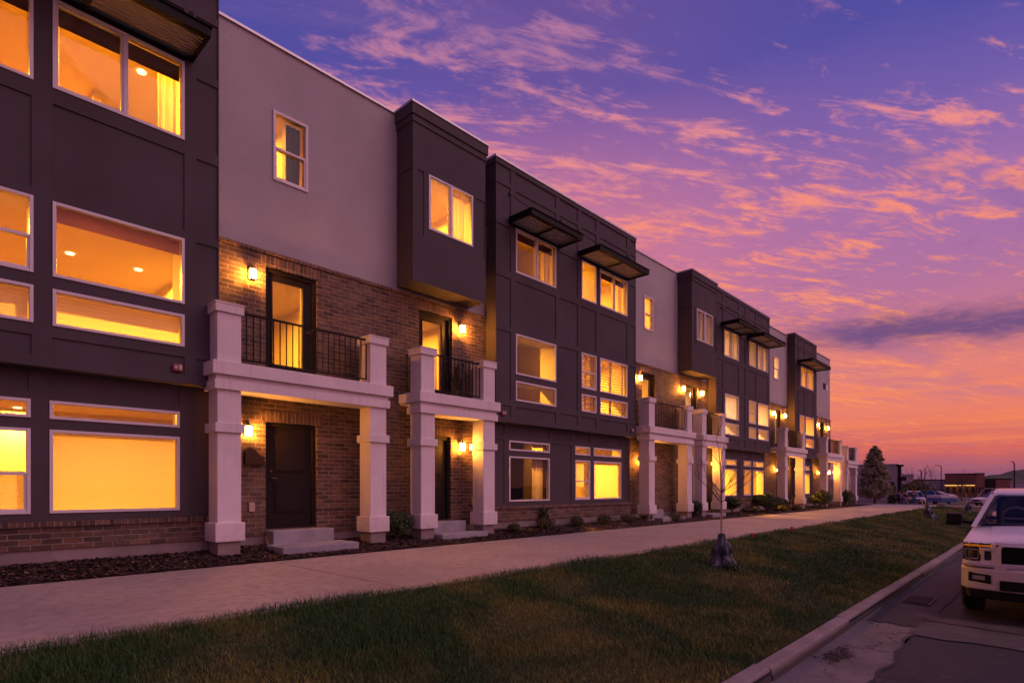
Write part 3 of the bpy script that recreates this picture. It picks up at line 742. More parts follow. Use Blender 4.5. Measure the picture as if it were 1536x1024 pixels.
def bay(H, x0, x1, wx0, wx1):
    b0, b1 = 5.90, 9.70
    m = MB()
    cells = [(x0 + .001, wx0 - .13, 7.12, 8.48, .02, False), (wx1 + .13, x1 - .001, 7.12, 8.48, .02, False), (wx0, wx1, 7.20, 8.48, 0, True)]
    cells = [(wx0 - .13 - .18, wx0 - .13, 7.0, 8.48, .018, False), (wx1 + .10, x1 - .001, 7.0, 8.48, .018, False), (wx0, wx1, 7.20, 8.48, 0, True)]
    relief(m, x0, x1, b0, b1, cells, front(BY), .09)
    for X, s_ in ((x0, 1), (x1, -1)):
        relief(m, BY, WY + .02, b0, b1, [(BY + .001, WY - .06, 7.0, 8.48, .018, False)], (lambda u, d, z, X=X, s_=s_: (X + d * s_, u, z)))
    m.quad((x0, BY, b0), (x1, BY, b0), (x1, WY + .02, b0), (x0, WY + .02, b0))
    m.box(x0 - .025, x1 + .025, BY - .025, WY + .02, 9.53, 9.68); m.box(x0 - .055, x1 + .055, BY - .055, WY + .3, 9.68, 9.92)
    o = m.build('bay', M_PANEL, H.root, org=((x0 + x1) / 2, BY, b0))
    c = MB(); c.box(x0 - .075, x1 + .075, BY - .075, WY + .32, 9.92, 9.97); c.build('bay_cap', M_FLASH, o)
    return window(H, wx0, wx1, 7.20, 8.48, BY, 'slide', ((wx0 + wx1) / 2,))

def finish(H, lights=(), depth=4.2, part=None, tint=None, dark=()):
    r = H.root
    H.panel.build('panel_wall', M_PANEL, r); H.stucco.build('stucco_wall', M_STUCCO, r) if H.stucco.f else None
    if H.brick.f: H.brick.build('brick_wall', M_BRICK, r)
    if H.rowl.f: H.rowl.build('brick_ledge', M_ROWLOCK, r)
    if H.sill.f: H.sill.build('brick_sill', M_ROWLOCK, r)
    for q in H.sold: q.build('brick_lintel', M_SOLDIER, r)
    H.found.build('foundation', M_FOUND, r); H.cap.build('parapet_cap', M_FLASH, r)
    # roof and back of the unit, closed so no sky shines through
    s = MB(); s.box(H.x0 + .001, H.x1 - .001, INY + .01, INY + depth + 3, 9.6, 9.75, 0); s.box(H.x0 + .001, H.x1 - .001, INY + depth + 2.8, INY + depth + 3, -.1, 9.6)
    s.build('roof', M_FOUND, r)
    zz = [(.34, 2.80), (3.20, 5.72), (6.20, 8.75)]
    for fl in range(3):
        m = H.room[fl]; z0, z1 = zz[fl]; a, b = INY, INY + depth; x0, x1 = H.x0 + .06, H.x1 - .06
        m.quad((x0, b, z0), (x1, b, z0), (x1, b, z1), (x0, b, z1), 0); m.quad((x0, a, z0), (x0, b, z0), (x0, b, z1), (x0, a, z1), 0)
        m.quad((x1, a, z0), (x1, b, z0), (x1, b, z1), (x1, a, z1), 0); m.quad((x0, a, z1), (x1, a, z1), (x1, b, z1), (x0, b, z1), 0)
        m.quad((x0, a, z0), (x1, a, z0), (x1, b, z0), (x0, b, z0), 1)
        # closing faces in front, above and below the openings
        m.quad((x0, a, z1), (x1, a, z1), (x1, a, z1 + .25), (x0, a, z1 + .25), 0)
        for px0, px1, py0, py1 in (part[fl] if part else ()):
            m.box(px0, px1, a + py0, a + py1, z0, z1 - .002, 0)
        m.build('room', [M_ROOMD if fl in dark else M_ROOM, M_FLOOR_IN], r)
        for k, (lxx, lyy, pw) in enumerate(lights[fl]):
            l = bpy.data.lights.new('ceiling_light', 'AREA'); l.shape = 'DISK'; l.size = .17; l.energy = pw * 10.0; l.color = (1, .385, .022) if not tint or not tint[fl] else tint[fl]; l.spread = R(170)
            o = bpy.data.objects.new('ceiling_light', l); COL.objects.link(o); o.parent = r
            o.location = Vector((lxx, INY + lyy, z1 - .035)) - r.location
            MB().tube([(lxx, INY + lyy, z1 - .004), (lxx, INY + lyy, z1 - .022)], .07, 16).build('downlight', M_DOWN, r)
    r.location = r.location * CAM_SCALE + Vector((0, 0, EYE * (1 - CAM_SCALE))); r.scale = (CAM_SCALE, CAM_SCALE, CAM_SCALE)
    for b in H.bal:
        b.parent = r; b.location = (b.location - r.location) / CAM_SCALE; b.scale = (1 / CAM_SCALE,) * 3

def strobe(H, x, z):
    m = MB(); m.box(x - .075, x + .075, DY - .045, DY - .001, z - .06, z + .06)
    o = m.build('fire_alarm', mat('alarm_red', (.30, .045, .04), .4), H.root, bevel=.008)
    g = MB(); g.box(x + .005, x + .055, DY - .065, DY - .045, z - .04, z + .045); g.tube([(x - .035, DY - .044, z), (x - .035, DY - .055, z)], .028, 12); g.build('alarm_light', mat('alarm_lens', (.45, .40, .38), .3), o)
def outlet(H, x, z, c=(.45, .36, .28)):
    m = MB(); m.box(x - .055, x + .055, WY - .085, WY - .041, z - .09, z + .09); m.build('outlet_cover', mat('outlet_plastic', c, .5), H.root, bevel=.006)

# ---- unit A (nearest)
A = House(-3.2, 7.2, 'nearest townhouse, dark panelled bay at left and wide white balcony over a closed black door')
wA = [(.58, 1.40), (1.62, 3.41)]
dark_block(A, -3.2, 3.97, [(-1.8, -.55), (-.35, .40), (.58, 1.38), (1.62, 3.41), (3.60, 3.969)], wA, wA, wA, right=True, w3top=8.44)
dA = [(4.98, 6.06, .36, 2.46), (4.98, 6.06, 3.37, 5.49)]
light_wall(A, 3.97, 7.2, [(5.14, 5.87, 7.26, 8.64)], dA)
entry_door(A, *dA[0]); glass_door(A, *dA[1])
for (a, b) in wA:
    st = 'hung' if b < 1.5 else 'fixed'
    w1 = window(A, a, b, 2.21, 2.49, GY); w2 = window(A, a, b, .78, 2.05, GY, st)
    w3 = window(A, a, b, 3.57, 4.12, DY); w4 = window(A, a, b, 4.30, 5.42, DY, st)
    blind(w3, a + .05, b - .05, 3.60, 4.10, DY, .055)
    if b > 1.5: blind(w2, a + .05, b - .05, .80, 2.04, GY, .055)
    else: blind(w2, a + .05, b - .05, .80, 1.42, GY, .055)
w5 = window(A, 1.62, 3.41, 7.10, 8.44, DY, 'slide', (2.55,)); w5b = window(A, .58, 1.40, 7.10, 8.44, DY)
for q_, a_, b_ in ((w5, 1.66, 3.37), (w5b, .62, 1.36)): shade(q_, a_, b_, 8.13, 8.40, DY)
shade(w4, 1.66, 3.37, 5.16, 5.39, DY, .35)
curtain(w5, 3.05, 3.36, 7.12, 8.3, DY, .035, M_CURT); curtain(w5, 1.66, 1.76, 7.12, 8.3, DY)
w6 = window(A, 5.14, 5.87, 7.26, 8.64, WY, 'hung', fw=.05, proud=.03)
curtain(w6, 5.50, 5.81, 7.3, 8.6, WY, .02, mk_cloth('curtain_slate', (.05, .05, .06), .05)); curtain(w6, 5.43, 5.50, 7.3, 8.6, WY, .01)
wall_lamp(A, 4.68, 5.22, True); wall_lamp(A, 4.60, 2.24)
balcony(A, 3.50, 6.67, rail_l=False)
canopy(A, .50, 3.55, z=8.50); strobe(A, 3.30, 3.20); outlet(A, 4.70, .80)
m = MB(); m.prism([(4.55, 1.60), (4.92, 1.60), (4.92, 1.77), (4.83, 1.79), (4.74, 1.90), (4.64, 1.94), (4.55, 1.88)], WY - .14, WY - .041)
m.build('mailbox', mat('bronze_dark', (.055, .035, .02), .4, .8), A.root, bevel=.01)
finish(A, lights=[[(1.73, 3.9, 26), (2.6, 2.0, 24), (.2, 2.0, 7)], [(2.35, 2.5, 50), (3.5, 2.5, 46), (.7, 1.6, 28), (5.6, 1.8, 30)], [(3.1, .7, 26), (2.2, 2.6, 24), (.3, 2.5, 10), (5.3, 1.6, 30)]],
       part=[[], [(4.25, 4.37, 1.4, 4.), (4.37, 5.2, 2.6, 2.7)], [(2.62, 2.74, 1.9, 4.), (4.1, 4.2, 0, 4.), (5.62, 5.72, .3, 1.6)]])
# ---- unit B
B = House(7.2, 14.15, 'townhouse with a hanging dark bay over a narrow balcony and one dark ground floor window')
cutsB = [(10.981, 11.56), (11.75, 13.52), (13.70, 14.15)]
wB = [(11.75, 13.52)]
dark_block(B, 10.98, 14.15, cutsB, wB, wB, wB, left=True)
dB = [(8.72, 9.74, .36, 2.46), (8.72, 9.78, 3.37, 5.49)]
light_wall(B, 7.2, 10.98, [(8.4, 10.1, 7.0, 8.7)], dB); entry_door(B, *dB[0]); glass_door(B, *dB[1])
wb = bay(B, 8.10, 10.40, 8.55, 9.96); curtain(wb, 9.45, 9.85, 7.22, 8.46, BY, .02)
window(B, 11.75, 13.52, 3.57, 4.12, DY); window(B, 11.75, 13.52, 4.30, 5.42, DY)
w5 = window(B, 11.75, 13.52, 7.10, 8.33, DY, 'slide', (12.66,)); shade(w5, 11.79, 13.48, 8.08, 8.29, DY); curtain(w5, 13.2, 13.46, 7.12, 8.3, DY)
w7 = window(B, 11.75, 13.52, 2.21, 2.49, GY); w8 = window(B, 11.75, 13.52, .78, 2.05, GY); curtain(w8, 12.95, 13.42, .8, 2.9, GY, .03)
wall_lamp(B, 10.02, 5.24, True); wall_lamp(B, 10.02, 2.22)
balcony(B, 7.53, 9.71); canopy(B, 11.48, 13.76); strobe(B, 11.25, 3.18); outlet(B, 10.5, .80)
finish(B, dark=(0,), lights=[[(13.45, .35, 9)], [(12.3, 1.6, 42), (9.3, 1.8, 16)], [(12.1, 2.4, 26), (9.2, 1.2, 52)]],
       part=[[(12.75, 12.80, .05, 1.3)], [(12.5, 12.62, 1.4, 4.), (10.6, 10.7, 0, 4)], [(10.6, 10.7, 0, 4.), (12.75, 12.85, 1.3, 4)]])
# ---- unit C
C = House(14.15, 20.4, 'townhouse with shuttered second floor windows and two window canopies met at its dark corner')
wC = [(14.79, 15.60), (15.80, 17.46)]
cutsC = [(14.15, 14.6), (14.79, 15.60), (15.80, 17.46), (17.66, 18.029)]
dark_block(C, 14.15, 18.03, cutsC, wC, wC, wC, right=True)
dC = [(19.05, 20.05, .36, 2.46), (19.08, 20.1, 3.37, 5.49)]
light_wall(C, 18.03, 20.4, [(19.3, 20.0, 7.14, 8.42)], dC); entry_door(C, *dC[0]); glass_door(C, *dC[1])
for a, b in wC:
    st = 'hung' if b < 15.7 else 'fixed'
    window(C, a, b, 2.21, 2.49, GY); w2 = window(C, a, b, .78, 2.05, GY, st)
    blind(w2, a + .05, b - .05, .80 if b > 15.7 else 1.2, 2.04, GY, .03)
    w3 = window(C, a, b, 3.57, 4.12, DY); w4 = window(C, a, b, 4.30, 5.42, DY, st)
    slats(w3, a + .06, b - .06, 3.6, 4.09, DY); slats(w4, a + .06, b - .06, 4.34, 5.39, DY)
window(C, 14.79, 15.60, 7.10, 8.33, DY); w5 = window(C, 15.80, 17.46, 7.10, 8.33, DY, 'slide', (16.66,)); shade(w5, 15.84, 17.42, 8.10, 8.29, DY); curtain(w5, 17.2, 17.4, 7.12, 8.3, DY)
w9 = window(C, 19.3, 20.0, 7.14, 8.42, WY, 'hung', fw=.05, proud=.03); blind(w9, 19.35, 19.95, 7.2, 8.38, WY, .03)
wall_lamp(C, 18.78, 5.20, True); wall_lamp(C, 18.96, 2.15)
balcony(C, 16.83, 19.90); canopy(C, 14.62, 17.52); strobe(C, 17.75, 3.18)
finish(C, lights=[[(16.6, 1.5, 50)], [(16.2, 1.6, 48), (19.4, 1.8, 14)], [(15.4, 1.4, 30), (17.0, 2.2, 20), (19.5, 1.5, 22)]],
       part=[[], [(18.0, 18.1, 0, 4.)], [(15.9, 16.0, 1.5, 4.), (18.3, 18.4, 0, 4)]])
# ---- unit D
D_ = House(20.4, 28.1, 'townhouse with pale curtains in its hanging bay, between two lamp-lit porches')
wD = [(25.62, 27.20)]
dark_block(D_, 24.72, 28.1, [(24.721, 25.4), (25.62, 27.20), (27.42, 27.98)], wD, [(25.55, 27.20)], [(25.9, 27.55)], left=True)
dD = [(22.62, 23.62, .36, 2.46), (22.62, 23.66, 3.37, 5.49)]
light_wall(D_, 20.4, 24.72, [(22.3, 24.05, 7.0, 8.7)], dD); entry_door(D_, *dD[0]); glass_door(D_, *dD[1])
wb = bay(D_, 22.0, 24.27, 22.42, 23.94); curtain(wb, 22.5, 23.15, 7.22, 8.46, BY, .02, mk_cloth('curtain_grey', (.42, .40, .46), .2)); curtain(wb, 23.2, 23.85, 7.22, 8.46, BY, .02)
w3 = window(D_, 25.62, 27.20, 3.57, 4.12, DY); w4 = window(D_, 25.62, 27.20, 4.30, 5.42, DY); blind(w4, 25.67, 27.15, 4.35, 5.38, DY, .04)
w5 = window(D_, 25.55, 27.20, 7.10, 8.33, DY, 'slide', (26.36,)); curtain(w5, 26.5, 27.1, 7.12, 8.3, DY)
window(D_, 25.9, 27.55, 2.21, 2.49, GY); window(D_, 25.9, 27.55, .78, 2.05, GY)
wall_lamp(D_, 22.2, 5.22, True); wall_lamp(D_, 23.9, 5.24, True); wall_lamp(D_, 23.9, 2.2)
balcony(D_, 20.72, 22.79); canopy(D_, 25.2, 27.55)
finish(D_, lights=[[(26.4, 1.8, 55)], [(26.4, 1.6, 26), (23.4, 1.8, 8)], [(26.2, 1.8, 16), (23.2, 1.9, 6)]], part=[[], [(24.5, 24.6, 0, 4)], [(24.5, 24.6, 0, 4)]], tint=[None, (1, .55, .26), (1, .52, .22)])
# ---- unit E
E_ = House(28.1, 34.2, 'townhouse right of the bare sapling, made-up basket on its balcony')
wE = [(28.42, 29.35), (29.62, 31.05)]
dark_block(E_, 28.1, 31.25, [(28.42, 29.35), (29.62, 31.05)], wE, [(28.45, 29.35), (29.55, 31.0)], wE, right=True)
dE = [(33.35, 34.1, .36, 2.46), (33.3, 34.1, 3.37, 5.49)]
light_wall(E_, 31.25, 34.2, [(33.1, 33.85, 7.14, 8.42)], dE); entry_door(E_, *dE[0]); glass_door(E_, *dE[1])
for a, b in wE:
    window(E_, a, b, 2.21, 2.49, GY); window(E_, a, b, .78, 2.05, GY, 'hung' if b < 29.5 else 'fixed')
    window(E_, a, b, 3.57, 4.12, DY); window(E_, a, b, 4.30, 5.42, DY, 'hung' if b < 29.5 else 'fixed')
window(E_, 28.45, 29.35, 7.10, 8.33, DY); w5 = window(E_, 29.55, 31.0, 7.10, 8.33, DY, 'slide', (30.2,)); curtain(w5, 30.3, 30.9, 7.12, 8.3, DY)
window(E_, 33.1, 33.85, 7.14, 8.42, WY, 'hung', fw=.05, proud=.03)
wall_lamp(E_, 32.7, 5.2, True); wall_lamp(E_, 33.24, 2.2)
balcony(E_, 29.85, 32.97); canopy(E_, 28.2, 31.15)
finish(E_, lights=[[(30, 1.6, 60)], [(30, 1.6, 44), (32.9, 1.8, 12)], [(29.4, 1.8, 14), (33.3, 1.6, 26)]], part=[[], [(31.6, 31.7, 0, 4)], [(31.6, 31.7, 0, 4)]], tint=[None, (1, .50, .16), (1, .5, .2)])
# ---- unit F
F_ = House(34.2, 40.3, 'townhouse near the far end with a single window canopy on its narrow dark block')
wF = [(36.1, 37.0), (37.2, 38.8)]
dark_block(F_, 35.3, 39.4, [(35.301, 35.9), (36.1, 37.0), (37.2, 38.8), (39.0, 39.399)], wF, [(36.3, 38.7)], wF, left=True, right=True)
light_wall(F_, 34.2, 35.3, [], []); light_wall(F_, 39.4, 40.3, [], [])
for a, b in wF:
    window(F_, a, b, 2.21, 2.49, GY); window(F_, a, b, .78, 2.05, GY); window(F_, a, b, 3.57, 4.12, DY); window(F_, a, b, 4.30, 5.42, DY)
w5 = window(F_, 36.3, 38.7, 7.10, 8.33, DY, 'slide', (37.5,)); curtain(w5, 37.7, 38.5, 7.12, 8.3, DY)
wall_lamp(F_, 34.4, 5.22, True); wall_lamp(F_, 34.5, 2.2)
balcony(F_, 36.85, 40.2); canopy(F_, 35.7, 39.3)
finish(F_, lights=[[(37.5, 1.6, 50)], [(37.5, 1.6, 44)], [(37.5, 1.8, 20)]])
# ---- unit G (end)
G_ = House(40.3, 44.0, 'far end townhouse of the row with a small vent in plain stucco')
light_wall(G_, 40.3, 44.0, [], [(41.5, 42.4, .36, 2.46), (41.5, 42.4, 3.37, 5.49)]); entry_door(G_, 41.5, 42.4, .36, 2.46); glass_door(G_, 41.5, 42.4, 3.37, 5.49)
G_.stucco.quad((44.0, WY, 5.8), (44.0, INY + 7, 5.8), (44.0, INY + 7, 9.9), (44.0, WY, 9.9)); G_.brick.quad((44.0, WY - .04, .2), (44.0, INY + 7, .2), (44.0, INY + 7, 5.8), (44.0, WY - .04, 5.8))
m = MB(); m.box(42.4, 42.95, WY - .03, WY - .001, 7.75, 8.15)
vt = m.build('vent', M_BLACKM, G_.root); m = MB(); m.box(42.95, 43.4, WY - .03, WY - .001, 7.75, 8.1); m.build('vent_cover', M_VINYL, vt)
m = MB(); m.box(44.0, 45.0, 11.6, 14.0, 7.55, 7.65); m.prism([(44.0, 7.65), (44.0, 8.0), (45.05, 7.68), (45.05, 7.65)], 11.55, 14.05); m.build('side_canopy', M_PANEL, G_.root)
wall_lamp(G_, 40.75, 5.2, True); wall_lamp(G_, 43.0, 5.16, True); wall_lamp(G_, 41.05, 2.2); wall_lamp(G_, 43.1, 2.2)
G_.panel.box(40.31, 43.99, INY, INY + .02, 5.6, 5.7)
balcony(G_, 41.40, 43.96, dz=-.28)
finish(G_, lights=[[(42., 1.6, 10)], [(42., 1.6, 20)], []])

# steps (top-level: concrete steps in front of each door)
def steps(ux0, ux1, lx0, lx1, yf, label):
    m = MB(); m.box(ux0, ux1, 9.98, (WY - .045) * CAM_SCALE, -.05, .412); m.box(lx0, lx1, yf, 9.98, -.05, .178)
    m.box(lx0 + .02, lx1 + .25, 9.06, yf, -.1, .012)
    o = m.build('doorstep', M_STEP, org=((lx0 + lx1) / 2, 9.7, 0), bevel=.018)
    return tag(o, label, 'steps', 'concrete steps at the front doors')
steps(4.55, 5.72, 4.42, 5.86, 9.34, 'two grey concrete steps below the closed black door nearest the camera')
steps(8.0, 9.1, 7.95, 9.3, 9.46, 'two grey concrete steps between the columns of the narrow lamp-lit porch')
steps(17.4, 18.4, 17.3, 18.9, 9.4, 'two pale concrete steps beyond the dwarf shrubs at the third porch')
steps(20.6, 21.7, 21.1, 22.3, 9.4, 'low concrete steps behind the sapling trunk')

outlet(A, 6.55, 3.80, (.6, .55, .5))

# ------------------------------------------------------------------ planting
def leafmat(name, c1, c2):
    def fn(t, b):
        t.l.new(t.mix(t.ramp(t.noise(pos(t), 14, 3), [(.35, 0.), (.65, 1.)]), c1, c2), b.inputs['Base Color']); b.inputs['Roughness'].default_value = .5
    return mat(name, c1, .5, fn=fn)
M_BOX = leafmat('boxwood_leaf', (.022, .050, .010), (.060, .095, .022))
M_YEW = leafmat('dwarf_shrub_leaf', (.050, .060, .018), (.120, .110, .040))
M_CON = leafmat('conifer_needle', (.15, .17, .09), (.50, .44, .30))
M_BARK = mat('bark', (.12, .085, .065), .9, fn=f_varied((.08, .055, .045), (.17, .125, .10), 20, 60, .8, .006))
def leaves(n, fn_pos, size, stretch=1.6):
    P, Nn = fn_pos(n)
    a = rng.normal(size=(n, 3)); a /= np.linalg.norm(a, axis=1)[:, None]
    b = np.cross(a, Nn + rng.normal(size=(n, 3)) * .7); b /= np.linalg.norm(b, axis=1)[:, None] + 1e-9
    s_ = size * rng.uniform(.6, 1.3, n)[:, None]
    v = np.stack([P - a * s_ * stretch * .5, P + b * s_ * .5, P + a * s_ * stretch * .5, P - b * s_ * .5], 1)
    return v.reshape(-1, 3), np.arange(n * 4).reshape(-1, 4)
def shrub(x, y, r, h, n, m, size, label, group, z=.0, lumps=7, squash=1.):
    z = float(mulch_z(y)) - .01; root = thing('shrub', (x, y, z), label, 'shrub', group)
    L = [(rng.uniform(-.45, .45) * r, rng.uniform(-.45, .45) * r, h * rng.uniform(.35, .68), r * rng.uniform(.45, .65)) for _ in range(lumps)]
    def fp(k):
        q = rng.integers(0, lumps, k); c = np.array(L)[q]
        d = rng.normal(size=(k, 3)); d /= np.linalg.norm(d, axis=1)[:, None]
        rr = c[:, 3:4] * rng.uniform(.45, 1.05, k)[:, None] ** .6
        P = c[:, :3] + d * rr * np.array([1, 1, min(1., h * .5 / r * squash)])
        P[:, 2] = np.abs(P[:, 2] - .02) + .02
        return P, d
    v, f = leaves(n, fp, size); npmesh('foliage', v, f, m, root)
    st = MB()
    for k in range(6):
        lx, ly, lz, _ = L[k % lumps]; st.tube([(x, y, z - .02), (x + lx * .5, y + ly * .5, z + lz * .5), (x + lx, y + ly, z + lz)], [.010, .008, .004], 5)
    st.build('stem', M_BARK, root)
    return root
GS = 'low evergreen shrubs in the mulch bed'
shrub(7.13, 9.95, .34, .66, 5200, M_BOX, .026, 'rounded dark green boxwood between the white columns of the two nearest porches', GS)
xs_ = [(10.35, 9.6, .26, .27), (11.75, 9.75, .28, .30), (13.15, 9.80, .30, .31), (14.5, 9.78, .30, .31), (15.75, 9.8, .30, .28), (16.95, 9.8, .22, .22), (18.1, 9.35, .34, .30)]
lb = ['spreading olive shrub first right of the narrow porch steps', 'spreading olive shrub just below the thin upright seedling', 'third olive shrub of the row under the dark window, from the narrow porch',
      'fourth olive shrub of the row, below the gap between ground floor windows', 'fifth olive shrub of the row, beneath the lit window', 'smallest olive shrub of the row, just left of the third porch column', 'olive shrub at the foot of the third porch']
for (x, y, r, h), l in zip(xs_, lb): shrub(x, y, r, h, 2000, M_YEW, .022, l, GS, squash=1.2)
sd = thing('upright_seedling', (11.95, 10.02, 0), 'thin dark upright seedling standing against the brick knee wall', 'plant')
v, f = leaves(420, lambda k: (np.stack([rng.normal(0, .06, k), rng.normal(0, .06, k), rng.uniform(.15, .62, k)], 1), rng.normal(size=(k, 3))), .045); npmesh('foliage', v, f, M_BOX, sd)
MB().tube([(11.95, 10.02, -.02), (11.96, 10.02, .5)], [.012, .006], 6).build('stem', M_BARK, sd)
for (x, y, r, h, m_, n_, l) in [(20.15, 9.7, .34, .70, M_BOX, 2600, 'upright green shrub between the two middle porches'), (23.7, 9.75, .48, .76, M_BOX, 3000, 'round dark bush right behind the sapling trunk'),
        (27.3, 9.62, .72, .90, M_BOX, 4500, 'largest dark green bush beneath the three-part lit window'), (29.4, 9.7, .55, .70, M_BOX, 2600, 'green bush just left of the fifth porch column'),
        (25.6, 9.7, .4, .32, M_YEW, 1500, 'low brownish shrub between the round bushes'), (30.6, 9.4, .32, .30, M_YEW, 1000, 'small low shrub before the fifth porch columns'), (28.6, 9.4, .4, .34, M_YEW, 1200, 'low olive shrub in front of the largest bush'),
        (34.9, 9.5, .75, 1.12, M_BOX, 4500, 'tall green bush between the fifth and sixth porches'), (41.1, 9.5, .55, 1.45, M_BOX, 3000, 'narrow upright green bush by the last porch columns')]:
    shrub(x, y, r, h, n_, m_, .045, l, GS)

# saplings staked and bagged on the lawn
def f_bag(t, b):
    sp = t.new('ShaderNodeSeparateXYZ', inp={0: pos(t)})
    v = t.comb(t.math('MULTIPLY', sp.outputs[0], 30.), t.math('MULTIPLY', sp.outputs[1], 30.), t.math('MULTIPLY', sp.outputs[2], 7.))
    bump(t, b, t.noise(v, 1., 3, .5, .8), .8, .03)
M_BAG = mat('watering_bag_plastic', (.034, .052, .080), .24, fn=f_bag)
def sapling(x, y, label, lean=(0, 0), hgt=2.35, seed=3, spread=1., bagr=.24):
    rn = random.Random(seed); z = float(lawn_z(y)) - .03
    root = thing('sapling', (x, y, z), label, 'young tree', 'bare saplings with dark watering bags on the lawn')
    tr = MB(); top = Vector((x + lean[0], y + lean[1], z + hgt * .56)); b0 = Vector((x, y, z))
    tr.tube([b0, b0.lerp(top, .5), top], [.024, .020, .017], 8); tr.build('trunk', mat('pale_bark', (.50, .42, .35), .8), root, smooth=True)
    br = MB()
    def grow(p, d, L, r, lv):
        pts = [p]; q = p.copy(); dd = d.copy()
        for k in range(4):
            dd = (dd + Vector((rn.uniform(-.14, .14), rn.uniform(-.14, .14), rn.uniform(-.04, .16)))).normalized(); q = q + dd * L / 4; pts.append(q.copy())
        br.tube(pts, [r * (1 - .16 * k) for k in range(5)], 5)
        if lv > 0:
            for k in range(3 if lv > 1 else 2):
                i = rn.randint(1, 4); nd = (dd + Vector((rn.uniform(-.8, .8), rn.uniform(-.8, .8), rn.uniform(-.1, .6)))).normalized(); grow(pts[i], nd, L * rn.uniform(.45, .65), r * .55, lv - 1)
    grow(top, Vector((lean[0] * .3, lean[1] * .3, 1)), hgt * .42, .013, 2)
    for k in range(8):
        a = k * 2.4 + rn.uniform(-.3, .3); t = rn.uniform(.86, 1.0) if k < 5 else 1.
        grow(b0.lerp(top, t), Vector((math.cos(a) * spread, math.sin(a) * spread, rn.uniform(.45, .9))).normalized(), hgt * rn.uniform(.24, .36), .009, 2)
    br.build('branch_crown', mat('twig_bark', (.10, .060, .050), .8), root)
    bg_ = MB(); NR, NA = 14, 30
    P = []
    for i in range(NR + 1):
        t = i / NR; rr = bagr * (1 - t) ** .85 * .74 + .048 + .018 * math.sin(t * 13)
        row = []
        for j in range(NA):
            a = 2 * math.pi * j / NA
            wv = 1 + .22 * math.sin(a * 5 + t * 3 + seed) * (1 - t * .5) + .10 * math.sin(a * 11 - t * 7) + rn.uniform(-.05, .05)
            if i == 0: wv *= 1.05
            row.append((x + rr * wv * math.cos(a) + lean[0] * t * .2, y + rr * wv * math.sin(a) + lean[1] * t * .2, z - .03 + .63 * t + .015 * math.sin(a * 4)))
        P.append(row)
    for i in range(NR):
        for j in range(NA): bg_.quad(P[i][j], P[i][(j + 1) % NA], P[i + 1][(j + 1) % NA], P[i + 1][j])
    bg_.build('watering_bag', M_BAG, root, smooth=True)
    return root
sapling(9.95, 4.28, 'nearest bare sapling with a crumpled dark bag round its foot', seed=5)
sapling(33.0, 4.25, 'bare leaning sapling further along, dark bag at its foot', lean=(-.25, .55), seed=8, bagr=.27)
sapling(44.0, 3.75, 'farthest bare sapling, its bag beside the white pickup mirror', seed=11, lean=(.1, .2), bagr=.27)
pl = thing('strap_leaf_plant', (9.75, 3.98, float(lawn_z(3.98)) - .01), 'clump of strap-shaped green leaves in front of the nearest bagged sapling', 'plant')
m = MB()
for k in range(34):
    a = random.uniform(0, 6.28); L = random.uniform(.16, .30); hh = random.uniform(.10, .24); o = Vector((9.75, 3.98, float(lawn_z(3.98)) - .02))
    d = Vector((math.cos(a), math.sin(a), 0)); nrm = Vector((-d.y, d.x, 0)) * .009
    p0, p1, p2 = o, o + d * L * .5 + Vector((0, 0, hh)), o + d * L + Vector((0, 0, hh * .55))
    m.quad(p0 - nrm, p0 + nrm, p1 + nrm, p1 - nrm); m.poly([p1 - nrm, p1 + nrm, p2])
m.build('leaf_clump', M_BOX, pl)
for k, (x, y, l) in enumerate(((13.6, 5.15, 'tiny red marker flag in the lawn nearer the bagged sapling'), (16.5, 5.2, 'tiny red marker flag in the lawn farther along the path'))):
    z = float(lawn_z(y)); t = thing('marker_flag', (x, y, z), l, 'marker flag', 'red marker flags in the lawn')
    MB().tube([(x, y, z - .02), (x, y, z + .17)], .003, 5).build('wire', M_BLACKM, t)
    MB().box(x - .001, x + .001, y - .08, y, z + .09, z + .17).build('flag', mat('flag_red', (.65, .05, .03), .6), t)

# storm drain and litter in the gutter
sdm = MB(); sdm.box(11.55, 12.45, 1.50, 1.92, ROAD + .005, ROAD + .03)
for k in range(10): sdm.box(11.62 + k * .08, 11.65 + k * .08, 1.54, 1.88, ROAD + .03, ROAD + .045)
tag(sdm.build('storm_drain', mat('cast_iron', (.018, .016, .016), .6, .4)), 'dark iron storm drain grate in the gutter before the white pickup', 'drain')
n = 260; x = rng.normal(7.45, .20, n); y = rng.normal(1.82, .07, n); a = rng.uniform(0, 6.28, n); L = rng.uniform(.008, .03, n)
c4 = np.stack([np.stack([x + np.cos(a + k * 1.57) * L, y + np.sin(a + k * 1.57) * L * .6, np.full(n, ROAD + .022) + rng.uniform(0, .012, n)], 1) for k in range(4)], 1)
tag(npmesh('leaf_litter', c4.reshape(-1, 3), np.arange(n * 4).reshape(-1, 4), mat('mulch_dark', (.03, .02, .015))), 'small dark patch of leaf litter lying in the gutter', 'litter', kind='stuff')

